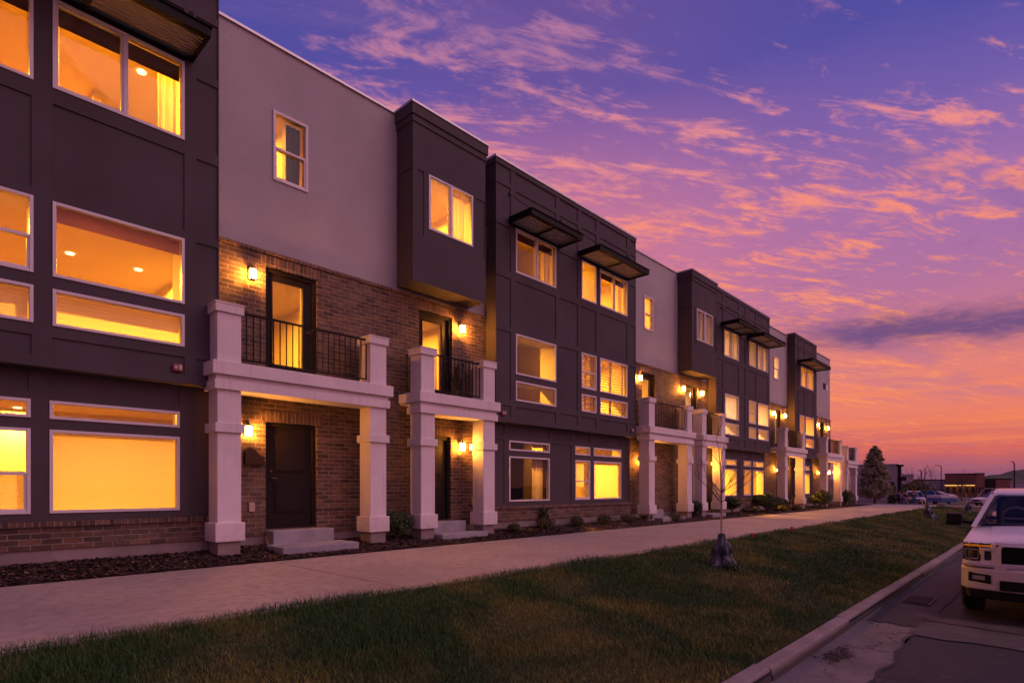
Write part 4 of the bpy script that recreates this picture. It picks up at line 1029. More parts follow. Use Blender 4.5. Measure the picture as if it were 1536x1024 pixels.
# balcony things
ch = thing('made_up_basket', (31.6, 10.16, 3.17), 'pale rounded made-up basket on the balcony right of the lamp', 'basket')  # basket form made up for a warm glow taken for a rattan chair
m = MB(); m.tube([(31.6, 10.16, 3.17), (31.6, 10.16, 3.4), (31.6, 10.16, 3.65), (31.6, 10.16, 3.78)], [.10, .13, .12, .08], 14); m.build('weave', mat('wicker', (.5, .36, .2), .7), ch)
MB().tube([(31.5, 10.16, 3.76), (31.52, 10.16, 3.98), (31.68, 10.16, 3.98), (31.7, 10.16, 3.76)], .012, 6).build('handle', mat('wicker', (.5, .36, .2)), ch)
ch = thing('folding_chair', (8.98, 10.14, 3.17), 'black folding chair propped behind the railing of the narrow balcony', 'chair')
m = MB()
for yy in (10.06, 10.26): m.tube([(8.95, yy, 3.175), (9.09, yy, 4.05)], .014, 6)
m.tube([(9.09, 10.06, 4.05), (9.09, 10.26, 4.05)], .014, 6); m.build('frame', M_BLACKM, ch)
MB().box(8.97, 9.0, 10.07, 10.25, 3.42, 3.98).build('backrest', mat('black_sling', (.02, .02, .022), .8), ch)

# ------------------------------------------------------------------ vehicles
def bev(o, w_, seg=3):
    b = o.modifiers.new('bevel', 'BEVEL'); b.width = w_; b.segments = seg; b.limit_method = 'ANGLE'; b.angle_limit = R(25)
    for p in o.data.polygons: p.use_smooth = True
    wn = o.modifiers.new('wn', 'WEIGHTED_NORMAL'); wn.keep_sharp = True
    return o
def f_paint(t, b): b.inputs['Coat Weight'].default_value = .6; b.inputs['Coat Roughness'].default_value = .05
M_CARW = mat('white_car_paint', (.66, .62, .65), .32, fn=f_paint)
M_CARD = mat('dark_car_paint', (.03, .03, .04), .3, fn=f_paint)
M_TYRE = mat('tyre_rubber', (.012, .012, .012), .8)
M_RIM = mat('rim_metal', (.35, .34, .35), .3, .8)
M_BLKP = mat('black_plastic', (.007, .007, .008), .55, spec=.25)
M_CARGL = mat('dark_car_glass', (.012, .014, .022), .04, spec=.8)
def mk_wind():
    m = bpy.data.materials.new('windscreen_glass'); m.use_nodes = True; m.node_tree.nodes.clear(); t = NT(m.node_tree)
    g = t.new('ShaderNodeBsdfGlossy', inp={'Roughness': .02, 'Color': (.8, .85, 1, 1)}); tr = t.new('ShaderNodeBsdfTransparent', inp={0: (.45, .48, .55, 1)})
    fr = t.math('MULTIPLY', t.new('ShaderNodeLayerWeight', inp={'Blend': .10}).outputs['Fresnel'], .45)
    mx = t.new('ShaderNodeMixShader', inp={0: fr, 1: tr.outputs[0], 2: g.outputs[0]})
    t.new('ShaderNodeOutputMaterial', inp={0: mx.outputs[0]}); return m
M_WIND = mk_wind()
def prism_slices(mb, outline, ys):
    n = len(outline); i = len(mb.v)
    for y in ys: mb.v += [(x, y, z) for x, z in outline]
    for a in range(len(ys) - 1):
        for k in range(n):
            k2 = (k + 1) % n; mb.f.append((i + a * n + k2, i + a * n + k, i + (a + 1) * n + k, i + (a + 1) * n + k2)); mb.m.append(0)
    mb.f.append(tuple(i + k for k in range(n))); mb.m.append(0)
    j = i + (len(ys) - 1) * n; mb.f.append(tuple(j + k for k in range(n - 1, -1, -1))); mb.m.append(0)
    return mb
def arch(cx, r, z0, n=9, rev=False):
    p = [(cx - r * math.cos(math.pi * k / (n - 1)), max(z0, .40 + r * math.sin(math.pi * k / (n - 1)) - .0)) for k in range(n)]
    return p[::-1] if rev else p
def wheel(root, x, y, r=.42, wd=.27, out=1):
    m = MB(); n = 28; prof = [(r * .62, -wd / 2), (r * .93, -wd / 2), (r, -wd / 2 + .04), (r, wd / 2 - .04), (r * .93, wd / 2), (r * .62, wd / 2)]
    for k in range(n):
        for q in range(len(prof) - 1):
            a0, a1 = 2 * math.pi * k / n, 2 * math.pi * (k + 1) / n; (r0, y0), (r1, y1) = prof[q], prof[q + 1]
            f = lambda r_, a, yy: (x + r_ * math.cos(a), y + yy, r + r_ * math.sin(a))
            m.quad(f(r0, a0, y0), f(r0, a1, y0), f(r1, a1, y1), f(r1, a0, y1))
    loc = root['o']
    o = m.build('wheel', M_TYRE, None); o.parent = root['e']; o.location = Vector((0, 0, 0)); 
    g = MB()
    g.tube([(x, y - wd * .3, r), (x, y + wd * .3, r)], r * .60, 20)
    for k in range(6):
        a = k * math.pi / 3; g.tube([(x + .05 * math.cos(a), y + out * wd * .42, r + .05 * math.sin(a)), (x + r * .58 * math.cos(a), y + out * wd * .38, r + r * .58 * math.sin(a))], .03, 5)
    q = g.build('rim', M_RIM, None); q.parent = o
def local_build(mb, name, m, e, bevel=0, seg=3, taper=None, parent=None):
    if taper: mb.v = [taper(v) for v in mb.v]
    o = mb.build(name, m, None); o.parent = parent or e
    if bevel: bev(o, bevel, seg)
    return o
def plan(mb, outline, z0, z1, mi=0):
    i = len(mb.v); n = len(outline)
    mb.v += [(x, y, z0) for x, y in outline] + [(x, y, z1) for x, y in outline]
    mb.f.append(tuple(i + k for k in range(n - 1, -1, -1))); mb.m.append(mi); mb.f.append(tuple(i + n + k for k in range(n))); mb.m.append(mi)
    for k in range(n): k2 = (k + 1) % n; mb.f.append((i + k, i + k2, i + n + k2, i + n + k)); mb.m.append(mi)
    return mb

def pickup(loc, rz, label, paint=None):
    P = paint or M_CARW
    e = thing('pickup_truck', loc, label, 'pickup truck'); e.rotation_euler = (0, 0, rz); rt = {'o': loc, 'e': e}
    fa = [(.95 + .50 * math.cos(math.pi * k / 10), .42 + .50 * math.sin(math.pi * k / 10)) for k in range(10, -1, -1)]
    ra = [(4.55 + .50 * math.cos(math.pi * k / 10), .42 + .50 * math.sin(math.pi * k / 10)) for k in range(10, -1, -1)]
    out = [(.09, .55), (.06, .80), (.06, 1.02), (.13, 1.13), (.40, 1.185), (.9, 1.25), (1.42, 1.325), (2.2, 1.34), (3.42, 1.36), (3.44, 1.40), (5.80, 1.42), (5.84, 1.3), (5.84, .55), (5.2, .45)]
    out += [p for p in ra[::-1] if p[1] > .42] + [(3.9, .40), (1.6, .40)] + [p for p in fa[::-1] if p[1] > .42] + [(.40, .45)]
    def tp(v):
        x, y, z = v; k = 1.
        if x < .45: k = 1 - .055 * (1 - x / .45) ** 1.5
        if z > 1.1: k *= 1 - .07 * min(1, (z - 1.1) / .3)
        if z < .6: k *= 1 - .02
        if x < 1.0: x = x + .16 * abs(y) ** 3 * (1 - x)
        if z > .9 and x < 1.5: z = z - .045 * abs(y) ** 4 * min(1, (z - .9) / .25)
        return (x, y * k, z)
    SL = [-1.01, -.93, -.80, -.62, -.42, -.2, 0, .2, .42, .62, .80, .93, 1.01]
    local_build(prism_slices(MB(), out, SL), 'body', P, e, .075, 5, tp)
    hd = MB(); prism_slices(hd, [(.13, 1.12), (.18, 1.155), (.45, 1.205), (1.38, 1.335), (1.38, 1.25), (.3, 1.1)], [-.70, -.6, -.4, -.2, 0, .2, .4, .6, .70])
    local_build(hd, 'hood', P, e, .035, 4, lambda v: (v[0] + .16 * abs(v[1]) ** 3 * max(0, 1 - v[0]), v[1] * (1 - .06 * (1 - min(1, v[0] / 1.38))), v[2] + .014 - .03 * (v[1] / .7) ** 2))
    # cab: dark interior block, roof, pillars, glass
    cab = MB(); cab.prism([(2.3, 1.2), (2.55, 1.75), (4.05, 1.78), (4.30, 1.3)], -.70, .70); local_build(cab, 'interior', mat('seat_cloth', (.05, .045, .045), .9), e)
    rf = MB(); rf.prism([(2.22, 1.80), (2.32, 1.865), (2.7, 1.92), (3.4, 1.935), (4.0, 1.90), (4.12, 1.83), (4.05, 1.80)], -.74, .74); local_build(rf, 'roof', P, e, .05, 4)
    for s_ in (-1, 1):
        for (a, b) in (((1.36, .93, 1.30), (2.27, .735, 1.84)), ((3.15, .94, 1.32), (3.20, .755, 1.84)), ((4.28, .93, 1.34), (4.08, .735, 1.84))):
            A, B = Vector((a[0], a[1] * s_, a[2])), Vector((b[0], b[1] * s_, b[2])); w1, w2 = .045, .035
            pr = MB(); i = 0
            for Pp in (A, B):
                for dx_, dy_ in ((-w1, -w2), (w1, -w2), (w1, w2), (-w1, w2)): pr.v.append((Pp.x + dx_, Pp.y + dy_, Pp.z))
            for f in ((0, 1, 5, 4), (1, 2, 6, 5), (2, 3, 7, 6), (3, 0, 4, 7)): pr.f.append(tuple(i + k for k in f)); pr.m.append(0)
            local_build(pr, 'cab_pillar', P, e)
    wsd = MB(); cols = 8
    for k in range(cols):
        t0, t1 = -1 + 2 * k / cols, -1 + 2 * (k + 1) / cols
        f = lambda t, top: ((2.26 if top else 1.34) - .10 * (1 - t * t) + .03, t * (.72 if top else .92), 1.835 if top else 1.315)
        wsd.quad(f(t0, 0), f(t1, 0), f(t1, 1), f(t0, 1))
    w_ = local_build(wsd, 'windscreen', M_WIND, e)
    for p in w_.data.polygons: p.use_smooth = True
    wp = MB(); wp.tube([(1.26, -.1, 1.335), (1.36, .35, 1.375), (1.45, .75, 1.40)], .010, 5); wp.tube([(1.26, .0, 1.335), (1.33, -.35, 1.37), (1.42, -.65, 1.39)], .010, 5); local_build(wp, 'wiper', M_BLKP, e)
    dsh = MB(); dsh.box(1.5, 2.1, -.85, .85, 1.15, 1.33); local_build(dsh, 'dashboard', M_BLKP, e, .03)
    sw = MB(); pts = [(2.12 - .06 * math.sin(a), .42 + .19 * math.cos(a), 1.42 + .19 * math.sin(a)) for a in [2 * math.pi * k / 20 for k in range(21)]]; sw.tube(pts, .018, 6, cap=False); sw.tube([(2.1, .25, 1.42), (2.1, .59, 1.42)], .02, 5)
    local_build(sw, 'steering_wheel', mat('wheel_grey', (.35, .33, .35), .6), e)
    st = MB()
    for yy in (-.42, .42): st.box(2.42, 2.60, yy - .25, yy + .25, 1.0, 1.72); st.box(2.42, 2.56, yy - .13, yy + .13, 1.72, 1.84)
    local_build(st, 'front_seats', mat('seat_grey', (.12, .11, .12), .9), e, .04)
    sg = MB()
    for s_ in (-1, 1):
        f = lambda x, z: (x, s_ * (.945 - (z - 1.33) * .40), z)
        sg.quad(f(1.60, 1.35), f(3.10, 1.35), f(3.13, 1.82), f(2.35, 1.82)); sg.quad(f(3.24, 1.36), f(4.18, 1.36), f(4.02, 1.82), f(3.24, 1.82))
    local_build(sg, 'side_glass', M_CARGL, e)
    # front fascia
    bp = MB(); plan(bp, [(.42, -1.0), (.26, -.995), (.12, -.93), (.03, -.80), (-.03, -.6), (-.075, -.3), (-.085, 0), (-.075, .3), (-.03, .6), (.03, .80), (.12, .93), (.26, .995), (.42, 1.0)], .43, .76)
    bm_ = local_build(bp, 'bumper', P, e, .035, 4)
    lip = MB(); plan(lip, [(.40, -.99), (.16, -.975), (.03, -.88), (-.02, -.70), (-.04, 0), (-.02, .70), (.03, .88), (.16, .975), (.40, .99)], .775, .845); local_build(lip, 'bumper_step', P, e, .02)
    va = MB(); plan(va, [(.42, -.95), (.10, -.88), (.02, -.5), (.02, .5), (.10, .88), (.42, .95)], .30, .475); local_build(va, 'valance', M_BLKP, e, .02)
    for s_ in (-1, 1):
        fg = MB(); i = len(fg.v); fg.v += [(-.030, s_ * .62, .535), (-.030, s_ * .62, .665), (.075, s_ * .89, .55), (.075, s_ * .89, .685), (.05, s_ * .62, .535), (.05, s_ * .62, .665), (.16, s_ * .89, .55), (.16, s_ * .89, .685)]
        fg.f += [(0, 1, 3, 2), (4, 6, 7, 5), (0, 4, 5, 1), (2, 3, 7, 6), (1, 5, 7, 3), (0, 2, 6, 4)]; fg.m += [0] * 6; fg.v = [(a - .012, b, c) for a, b, c in fg.v]
        q = local_build(fg, 'fog_recess', M_BLKP, e, .01)
        fl = MB(); fl.box(-.072, -.05, min(s_ * .69, s_ * .84), max(s_ * .69, s_ * .84), .585, .645); fl.v = [(a + .014 + .39 * (abs(b) - .62), b, c) for a, b, c in fl.v]
        local_build(fl, 'fog_lamp', mat('lens_grey', (.30, .30, .34), .15), e, parent=q)
    it = MB(); it.box(-.092, -.03, -.52, .52, .46, .60); local_build(it, 'lower_intake', M_BLKP, e, .012)
    # grille: rounded frame, dark mesh
    gf = MB(); yo, zo, zi = .61, .695, 1.145; th = .105
    outl = [(-yo, zo + .09), (-yo + .10, zo), (yo - .10, zo), (yo, zo + .09), (yo, zi - .05), (yo - .05, zi), (-yo + .05, zi), (-yo, zi - .05)]
    inl = [(-yo + th, zo + .13), (-yo + th + .07, zo + th * .75), (yo - th - .07, zo + th * .75), (yo - th, zo + .13), (yo - th, zi - .09), (yo - th - .03, zi - .055), (-yo + th + .03, zi - .055), (-yo + th, zi - .09)]
    def gx(y, z): return -.07 + .06 * (y / .63) ** 2 + (z - .78) * .10
    for k in range(8):
        k2 = (k + 1) % 8; (a, b), (c, d), (e2, f2), (g2, h2) = outl[k], outl[k2], inl[k2], inl[k]
        gf.quad((gx(a, b), a, b), (gx(c, d), c, d), (gx(e2, f2) - .012, e2, f2), (gx(g2, h2) - .012, g2, h2)); gf.quad((gx(a, b), a, b), (gx(c, d), c, d), (gx(c, d) + .10, c, d), (gx(a, b) + .10, a, b))
        gf.quad((gx(g2, h2) - .012, g2, h2), (gx(e2, f2) - .012, e2, f2), (gx(e2, f2) + .06, e2, f2), (gx(g2, h2) + .06, g2, h2))
    local_build(gf, 'grille_frame', P, e, .012)
    gm = MB(); gm.box(.0, .10, -.56, .56, .74, 1.11)
    for k in range(12): 
        zz = .79 + k * .026; gm.box(-.02, .01, -.50, .50, zz, zz + .008)
    for k in range(24): gm.box(-.014, .01, -.50 + k * .0425, -.492 + k * .0425, .78, 1.09)
    local_build(gm, 'grille', M_BLKP, e)
    for s_ in (-1, 1):
        hl = MB(); hx = lambda y: .022 + .16 * y ** 3
        for (a, b) in ((.63, .72), (.72, .82), (.82, .90), (.90, .965)):
            hl.quad((hx(a), s_ * a, .85), (hx(b), s_ * b, .87), (hx(b) + .02, s_ * b, 1.115), (hx(a) + .02, s_ * a, 1.125))
        H_ = local_build(hl, 'headlight', mat('headlight_lens', (.012, .010, .012), .10, spec=.6), e)
        def ring(y0, y1, z0, z1, w2, m_, nm, dxx=-.02):
            r_ = MB(); 
            for a, b, c, d in ((y0, y1, z0, z0 + w2), (y0, y1, z1 - w2, z1), (y0, y0 + w2, z0 + w2, z1 - w2), (y1 - w2, y1, z0 + w2, z1 - w2)):
                xx0, xx1 = hx(a) + dxx, hx(b) + dxx
                i = len(r_.v); r_.v += [(xx0, s_ * a, c), (xx1, s_ * b, c), (xx1, s_ * b, d), (xx0, s_ * a, d), (xx0 + .05, s_ * a, c), (xx1 + .05, s_ * b, c), (xx1 + .05, s_ * b, d), (xx0 + .05, s_ * a, d)]
                for f in ((0, 1, 2, 3), (0, 4, 5, 1), (1, 5, 6, 2), (2, 6, 7, 3), (3, 7, 4, 0)): r_.f.append(tuple(i + q for q in f)); r_.m.append(0)
            return local_build(r_, nm, m_, e, .006, parent=H_)
        ring(.575, .74, .835, 1.055, .042, P, 'white_trim_loop', -.055)
        ring(.77, .94, .88, 1.03, .016, mat('chrome', (.6, .58, .6), .15, 1.), 'chrome_loop')
        am = MB()
        for (a, b) in ((.60, .76), (.76, .88), (.88, .955)): am.quad((hx(a) - .014, s_ * a, 1.068), (hx(b) - .014, s_ * b, 1.075), (hx(b) - .012, s_ * b, 1.095), (hx(a) - .012, s_ * a, 1.105))
        am.quad((hx(.75) - .014, s_ * .745, .95), (hx(.75) - .014, s_ * .755, .95), (hx(.75) - .014, s_ * .765, 1.07), (hx(.75) - .014, s_ * .745, 1.07))
        local_build(am, 'amber_marker', mat('amber_lens', (.6, .20, .02), .3, emit=(1, .30, .02), estr=.2), e, parent=H_)
    for s_ in (-1, 1):
        mr = MB(); mr.box(1.78, 1.98, min(s_ * 1.13, s_ * 1.36), max(s_ * 1.13, s_ * 1.36), 1.29, 1.50); q = local_build(mr, 'mirror', M_BLKP, e, .035, 4)
        am = MB(); am.tube([(1.86, s_ * .92, 1.33), (1.88, s_ * 1.16, 1.36)], .03, 8); local_build(am, 'mirror_arm', M_BLKP, e, parent=q)
    for x_, y_ in ((.95, .885), (.95, -.885), (4.55, .885), (4.55, -.885)): wheel(rt, x_, y_, out=1 if y_ > 0 else -1)
    ub = MB(); ub.box(.3, 5.6, -.75, .75, .32, .62); local_build(ub, 'underbody', M_BLKP, e)
    return e
pickup((11.05, .07, ROAD), 0, 'large white pickup truck parked at the kerb with amber strips over its headlights')

def fr(d, u): return Vector((d * (cT + u * sT), d * (sT - u * cT), 0))  # u taken from image pixel columns, d is the chosen forward depth
def smallcar(d, u, z, label, paint, rz=0., suv=True, L=4.6, Wd=.93, rack=False, group=None):
    p = fr(d, u); e = thing('parked_car', (p.x, p.y, z), label, 'car', group); e.rotation_euler = (0, 0, rz); rt = {'o': None, 'e': e}
    Hh = 1.68 if suv else 1.45
    a1 = [(.85 + .38 * math.cos(math.pi * k / 8), .34 + .38 * math.sin(math.pi * k / 8)) for k in range(1, 8)]; a2 = [(L - .95 + .38 * math.cos(math.pi * k / 8), .34 + .38 * math.sin(math.pi * k / 8)) for k in range(1, 8)]
    out = [(.0, .35), (-.02, .6), (.05, .82), (.25, .92), (1.15, 1.02), (L - .4, 1.05), (L, .95), (L, .4)] + a2 + [(L / 2, .3)] + a1
    local_build(MB().prism(out, -Wd, Wd), 'body', paint, e, .06)
    tp = lambda v: (v[0], v[1] * (1 - .22 * max(0, v[2] - 1.0) / .7), v[2])
    local_build(MB().prism([(1.1, 1.0), (1.85, Hh - .1), (L - .7, Hh - .1), (L - .2, 1.0)], -Wd + .04, Wd - .04), 'window_glass', M_CARGL, e, .03, 3, tp)
    local_build(MB().prism([(1.8, Hh - .12), (1.95, Hh - .02), (2.6, Hh), (L - .8, Hh - .02), (L - .6, Hh - .12)], -Wd + .12, Wd - .12), 'roof', paint, e, .03, 3, tp)
    for s_ in (-1, 1):
        h = MB(); h.box(-.04, .1, min(s_ * .55, s_ * .88), max(s_ * .55, s_ * .88), .66, .78); local_build(h, 'headlight', mat('lens_pale', (.5, .48, .5), .15), e, .02)
    g = MB(); g.box(-.05, .05, -.5, .5, .60, .78); local_build(g, 'grille', M_BLKP, e, .01); g = MB(); g.box(-.04, .06, -.8, .8, .36, .52); local_build(g, 'bumper', M_BLKP, e, .02)
    for x_ in (.85, L - .95):
        for y_ in (Wd - .12, -Wd + .12): wheel(rt, x_, y_, .34, .22, 1 if y_ > 0 else -1)
    if rack:
        r_ = MB()
        for y_ in (-.8, .8):
            r_.tube([(.6, y_, .95), (1.4, y_, 1.95), (L + .9, y_, 1.95)], .03, 6)
            for xx in (2.2, 3.4, L): r_.tube([(xx, y_, 1.0), (xx, y_, 1.95)], .025, 6)
        for xx in (1.4, 2.6, 3.8, L + .8): r_.tube([(xx, -.8, 1.95), (xx, .8, 1.95)], .025, 6)
        local_build(r_, 'ladder_rack', M_VINYL, e)
    return e
FZ = -.88
smallcar(64, .696, FZ, 'white suv parked across the street behind the people', M_CARW, rz=.25)
smallcar(92, .7175, FZ, 'dark car parked just right of the white suv', M_CARD, rz=.1)
smallcar(62, .800, FZ, 'white work truck with a pale ladder rack, beyond the pickup roof', M_CARW, rz=-.9, L=5.0, rack=True)
smallcar(95, .760, FZ, 'small pale car parked before the brick shops', mat('silver_car_paint', (.35, .34, .38), .3), rz=1.2, suv=False)
smallcar(97, .735, FZ, 'small dark red car parked before the brick shops', mat('red_car_paint', (.16, .04, .04), .3), rz=1.4, suv=False)

# ------------------------------------------------------------------ people
def skinned(name, verts, edges, radii, m, parent, sub=1):
    me = bpy.data.meshes.new(name); me.from_pydata(verts, edges, []); me.materials.append(m)
    o = bpy.data.objects.new(name, me); COL.objects.link(o); o.parent = parent
    sk = o.modifiers.new('skin', 'SKIN'); sk.use_smooth_shade = True
    for i, r_ in enumerate(radii): me.skin_vertices[0].data[i].radius = (r_, r_) if not isinstance(r_, tuple) else r_
    me.skin_vertices[0].data[0].use_root = True
    s_ = o.modifiers.new('sub', 'SUBSURF'); s_.levels = sub; s_.render_levels = sub
    return o
def person(d, u, z, label, top, legs, hair, rz=0., stride=.12, arm=.1, sc_=1.):
    p = fr(d, u); e = thing('person', (p.x, p.y, z), label, 'person', 'people standing where the path meets the street'); e.rotation_euler = (0, 0, rz); e.scale = (sc_,) * 3
    skin = mat('skin_tone', (.42, .24, .17), .6); me_ = bpy.data.meshes
    V = [(0, 0, .95), (0, 0, 1.15), (0, 0, 1.38), (0, 0, 1.50), (0.01, 0, 1.62), (0.01, 0, 1.72),
         (0, .10, .90), (stride, .11, .48), (stride * .7, .12, .08), (stride * .7 + .14, .12, .04),
         (0, -.10, .90), (-stride * .6, -.11, .48), (-stride, -.12, .08), (-stride + .14, -.12, .04),
         (0, .19, 1.40), (.02, .25, 1.12), (.05 + arm, .24, .88), (.08 + arm, .24, .80), (0, -.19, 1.40), (.02, -.25, 1.12), (.05 + arm * 2, -.22, .92), (.1 + arm * 2, -.21, .86)]
    E = [(0, 1), (1, 2), (2, 3), (3, 4), (4, 5), (0, 6), (6, 7), (7, 8), (8, 9), (0, 10), (10, 11), (11, 12), (12, 13), (2, 14), (14, 15), (15, 16), (16, 17), (2, 18), (18, 19), (19, 20), (20, 21)]
    Rr = [.13, .12, .13, .055, .095, .085, .085, .058, .04, .035, .085, .058, .04, .035, .055, .042, .032, .035, .055, .042, .032, .035]
    skinned('body', V, E, Rr, skin, e)
    tv = [0, 1, 2, 14, 15, 18, 19]; tm = {a: i for i, a in enumerate(tv)}
    ex = lambda idx, es: [(idx[a], idx[b]) for a, b in es if a in idx and b in idx]
    skinned('shirt', [V[i] for i in tv], ex(tm, E), [.16, .15, .155, .075, .062, .075, .062], mat('cloth_' + top[0], top[1], .85), e)
    lv = [0, 6, 7, 8, 10, 11, 12]; lm_ = {a: i for i, a in enumerate(lv)}
    skinned('trousers', [V[i] for i in lv], ex(lm_, E), [.155, .105, .078, .062, .105, .078, .062], mat('cloth_' + legs[0], legs[1], .85), e)
    h = MB()
    for i in range(7):
        for j in range(12):
            f = lambda a, b: (-.015 + .105 * math.sin(a) * math.cos(b), .095 * math.sin(a) * math.sin(b), 1.675 + .105 * math.cos(a))
            a0, a1, b0, b1 = i * .27, (i + 1) * .27, j * .5236, (j + 1) * .5236; h.quad(f(a0, b0), f(a0, b1), f(a1, b1), f(a1, b0))
    o = h.build('hair', mat('hair_' + hair[0], hair[1], .8), None, smooth=True); o.parent = e
    return e
BL = ('black', (.015, .015, .02)); WH = ('white', (.55, .5, .52)); BU = ('blue', (.05, .09, .22)); RD = ('coral', (.5, .12, .10)); GR = ('grey', (.25, .24, .3))
person(61, .6675, FZ, 'person in dark clothes, leftmost of the group on the path', ('navy', (.03, .04, .09)), BL, BL, rz=2.6)
person(60.5, .6745, FZ, 'person with a pale top and dark trousers among the group', WH, BU, ('brown', (.06, .03, .02)), rz=.4, sc_=.97)
person(60, .6795, FZ, 'person in pale grey trousers and a dark red top', ('maroon', (.12, .03, .04)), GR, BL, rz=-2.4)
person(60.5, .6850, FZ, 'child in a coral shirt beside the pale trousers', RD, BL, BL, rz=1., sc_=.72)
person(60, .6925, FZ, 'person in blue jeans and dark top before the white suv', ('slate', (.08, .09, .13)), ('denim', (.07, .13, .30)), ('blond', (.30, .2, .1)), rz=-2.8)

# ------------------------------------------------------------------ far street
def conifer(d, u, z, h, r, label, n=9000, size=.12, m=None):
    p = fr(d, u); e = thing('conifer', (p.x, p.y, z), label, 'tree')
    MB().tube([(p.x, p.y, z - .1), (p.x, p.y, z + h * .9)], [h * .022, .02], 8).build('trunk', M_BARK, e)
    def fp(k):
        nb = 420; t = rng.uniform(.08, 1, nb) ** .9; a = rng.uniform(0, 6.28, nb); q = rng.integers(0, nb, k)
        rad = r * (1 - t[q]) ** .62 * (.80 + .20 * np.sin(a[q] * 5 + t[q] * 22)) * (.6 + .4 * np.minimum(1, t[q] * 6)) + .10; s_ = rng.uniform(.1, 1, k) ** .6
        P = np.stack([np.cos(a[q]) * rad * s_, np.sin(a[q]) * rad * s_, h * (.07 + .93 * t[q]) + .12 * h * (s_ - .6) * (1 - t[q]) * .6], 1) + rng.normal(0, .055 * r, (k, 3)) * (1.05 - t[q])[:, None]
        return P, np.stack([np.cos(a[q]), np.sin(a[q]), np.full(k, .4)], 1)
    v, f = leaves(n, fp, size, 2.); npmesh('crown', v, f, m or M_CON, e); return e
conifer(48, .6255, -.45, 5.05, 1.62, 'full conical evergreen standing past the end of the townhouses', n=60000, size=.055)
conifer(62, .6560, -.9, 2.6, .45, 'slim dark columnar evergreen before the pale wall', n=2500, size=.12, m=M_BOX)
def roundtree(d, u, z, h, r, label, m):
    p = fr(d, u); e = thing('round_tree', (p.x, p.y, z), label, 'tree', 'small green trees beside the far street'); MB().tube([(p.x, p.y, z), (p.x, p.y, z + h * .6)], [.08, .04], 6).build('trunk', M_BARK, e)
    def fp(k):
        dd = rng.normal(size=(k, 3)); dd /= np.linalg.norm(dd, axis=1)[:, None]
        return dd * (r * rng.uniform(.4, 1.05, k) ** .5 * (1 + .25 * np.sin(dd[:, 0] * 7 + dd[:, 2] * 5)))[:, None] * np.array([1, 1, .75]) + np.array([0, 0, h - r * .6]), dd
    v, f = leaves(1600, fp, .2); npmesh('crown', v, f, m, e); return e
roundtree(100, .697, -.9, 2.9, 1.6, 'yellow green tree left of the pale low building', leafmat('spring_leaf', (.10, .11, .02), (.16, .15, .04)))
roundtree(110, .712, -.9, 2.2, 1.7, 'dark green tree right of the yellow green one', M_BOX)
roundtree(90, .665, -.9, 2.2, 1.3, 'dark green tree behind the standing people', M_BOX)
def bare_tree(d, u, z, h, label, seed):
    rn = random.Random(seed); p = fr(d, u); e = thing('bare_tree', (p.x, p.y, z), label, 'tree', 'leafless trees beyond the street'); b0 = Vector((p.x, p.y, z)); br = MB()
    MB().tube([b0, b0 + Vector((0, 0, h * .35))], [h * .016, h * .012], 6).build('trunk', M_BARK, e)
    def grow(q, dd, L, r_, lv):
        pts = [q]
        for k in range(3): dd = (dd + Vector((rn.uniform(-.2, .2), rn.uniform(-.2, .2), rn.uniform(0, .2)))).normalized(); q = q + dd * L / 3; pts.append(q.copy())
        br.tube(pts, [r_, r_ * .8, r_ * .65, r_ * .5], 4)
        if lv:
            for k in range(3): grow(pts[rn.randint(1, 3)], (dd + Vector((rn.uniform(-.9, .9), rn.uniform(-.9, .9), rn.uniform(0, .5)))).normalized(), L * .62, r_ * .55, lv - 1)
    for k in range(5): grow(b0 + Vector((0, 0, h * .34)), Vector((rn.uniform(-.6, .6), rn.uniform(-.6, .6), 1)).normalized(), h * .33, h * .008, 3)
    br.build('crown', mat('twig_bark', (.10, .060, .050), .8), e)
bare_tree(75, .715, -.9, 5.2, 'leafless tree standing right of the utility mast', 4)
bare_tree(90, .775, -.9, 4.6, 'leafless tree in front of the brick shops', 9)

def lamp_post(d, u, z, h, label, arm=1.4, side=-1):
    p = fr(d, u); e = thing('street_lamp', (p.x, p.y, z), label, 'street lamp', 'street lamps beyond the street'); rv = Vector((sT, -cT, 0)) * side
    b0 = Vector((p.x, p.y, z)); MB().tube([b0, b0 + Vector((0, 0, h * .96)), b0 + Vector((0, 0, h)) + rv * .25, b0 + Vector((0, 0, h + .05)) + rv * arm], [.11, .08, .07, .05], 8).build('pole', M_BLACKM, e)
    q = b0 + Vector((0, 0, h + .02)) + rv * arm; MB().box(q.x - .25, q.x + .25, q.y - .15, q.y + .15, q.z - .06, q.z + .06).build('lamp_head', M_BLACKM, e)
lamp_post(130, .740, -.9, 7.0, 'tall dark street lamp with a short arm beside the brick shops')
lamp_post(120, .706, -.9, 5.6, 'dark street lamp post among the bare branches', arm=.4)
lamp_post(95, .866, -.9, 6.3, 'dark lamp post in front of the green hill', arm=.3)
p = fr(78, .6680); e = thing('utility_mast', (p.x, p.y, -.9), 'dark stubby utility mast with boxes before the pale wall', 'mast')
MB().tube([(p.x, p.y, -.9), (p.x, p.y, 4.0)], [.30, .22], 10).build('pole', M_BLKP, e)
m = MB(); m.box(p.x - .35, p.x + .35, p.y - .45, p.y + .3, 4.0, 4.25); m.build('top_box', M_BLKP, e)
m = MB(); m.box(p.x - .4, p.x + .4, p.y - .8, p.y - .1, 2.1, 2.65); m.build('meter_box', M_BLKP, e)

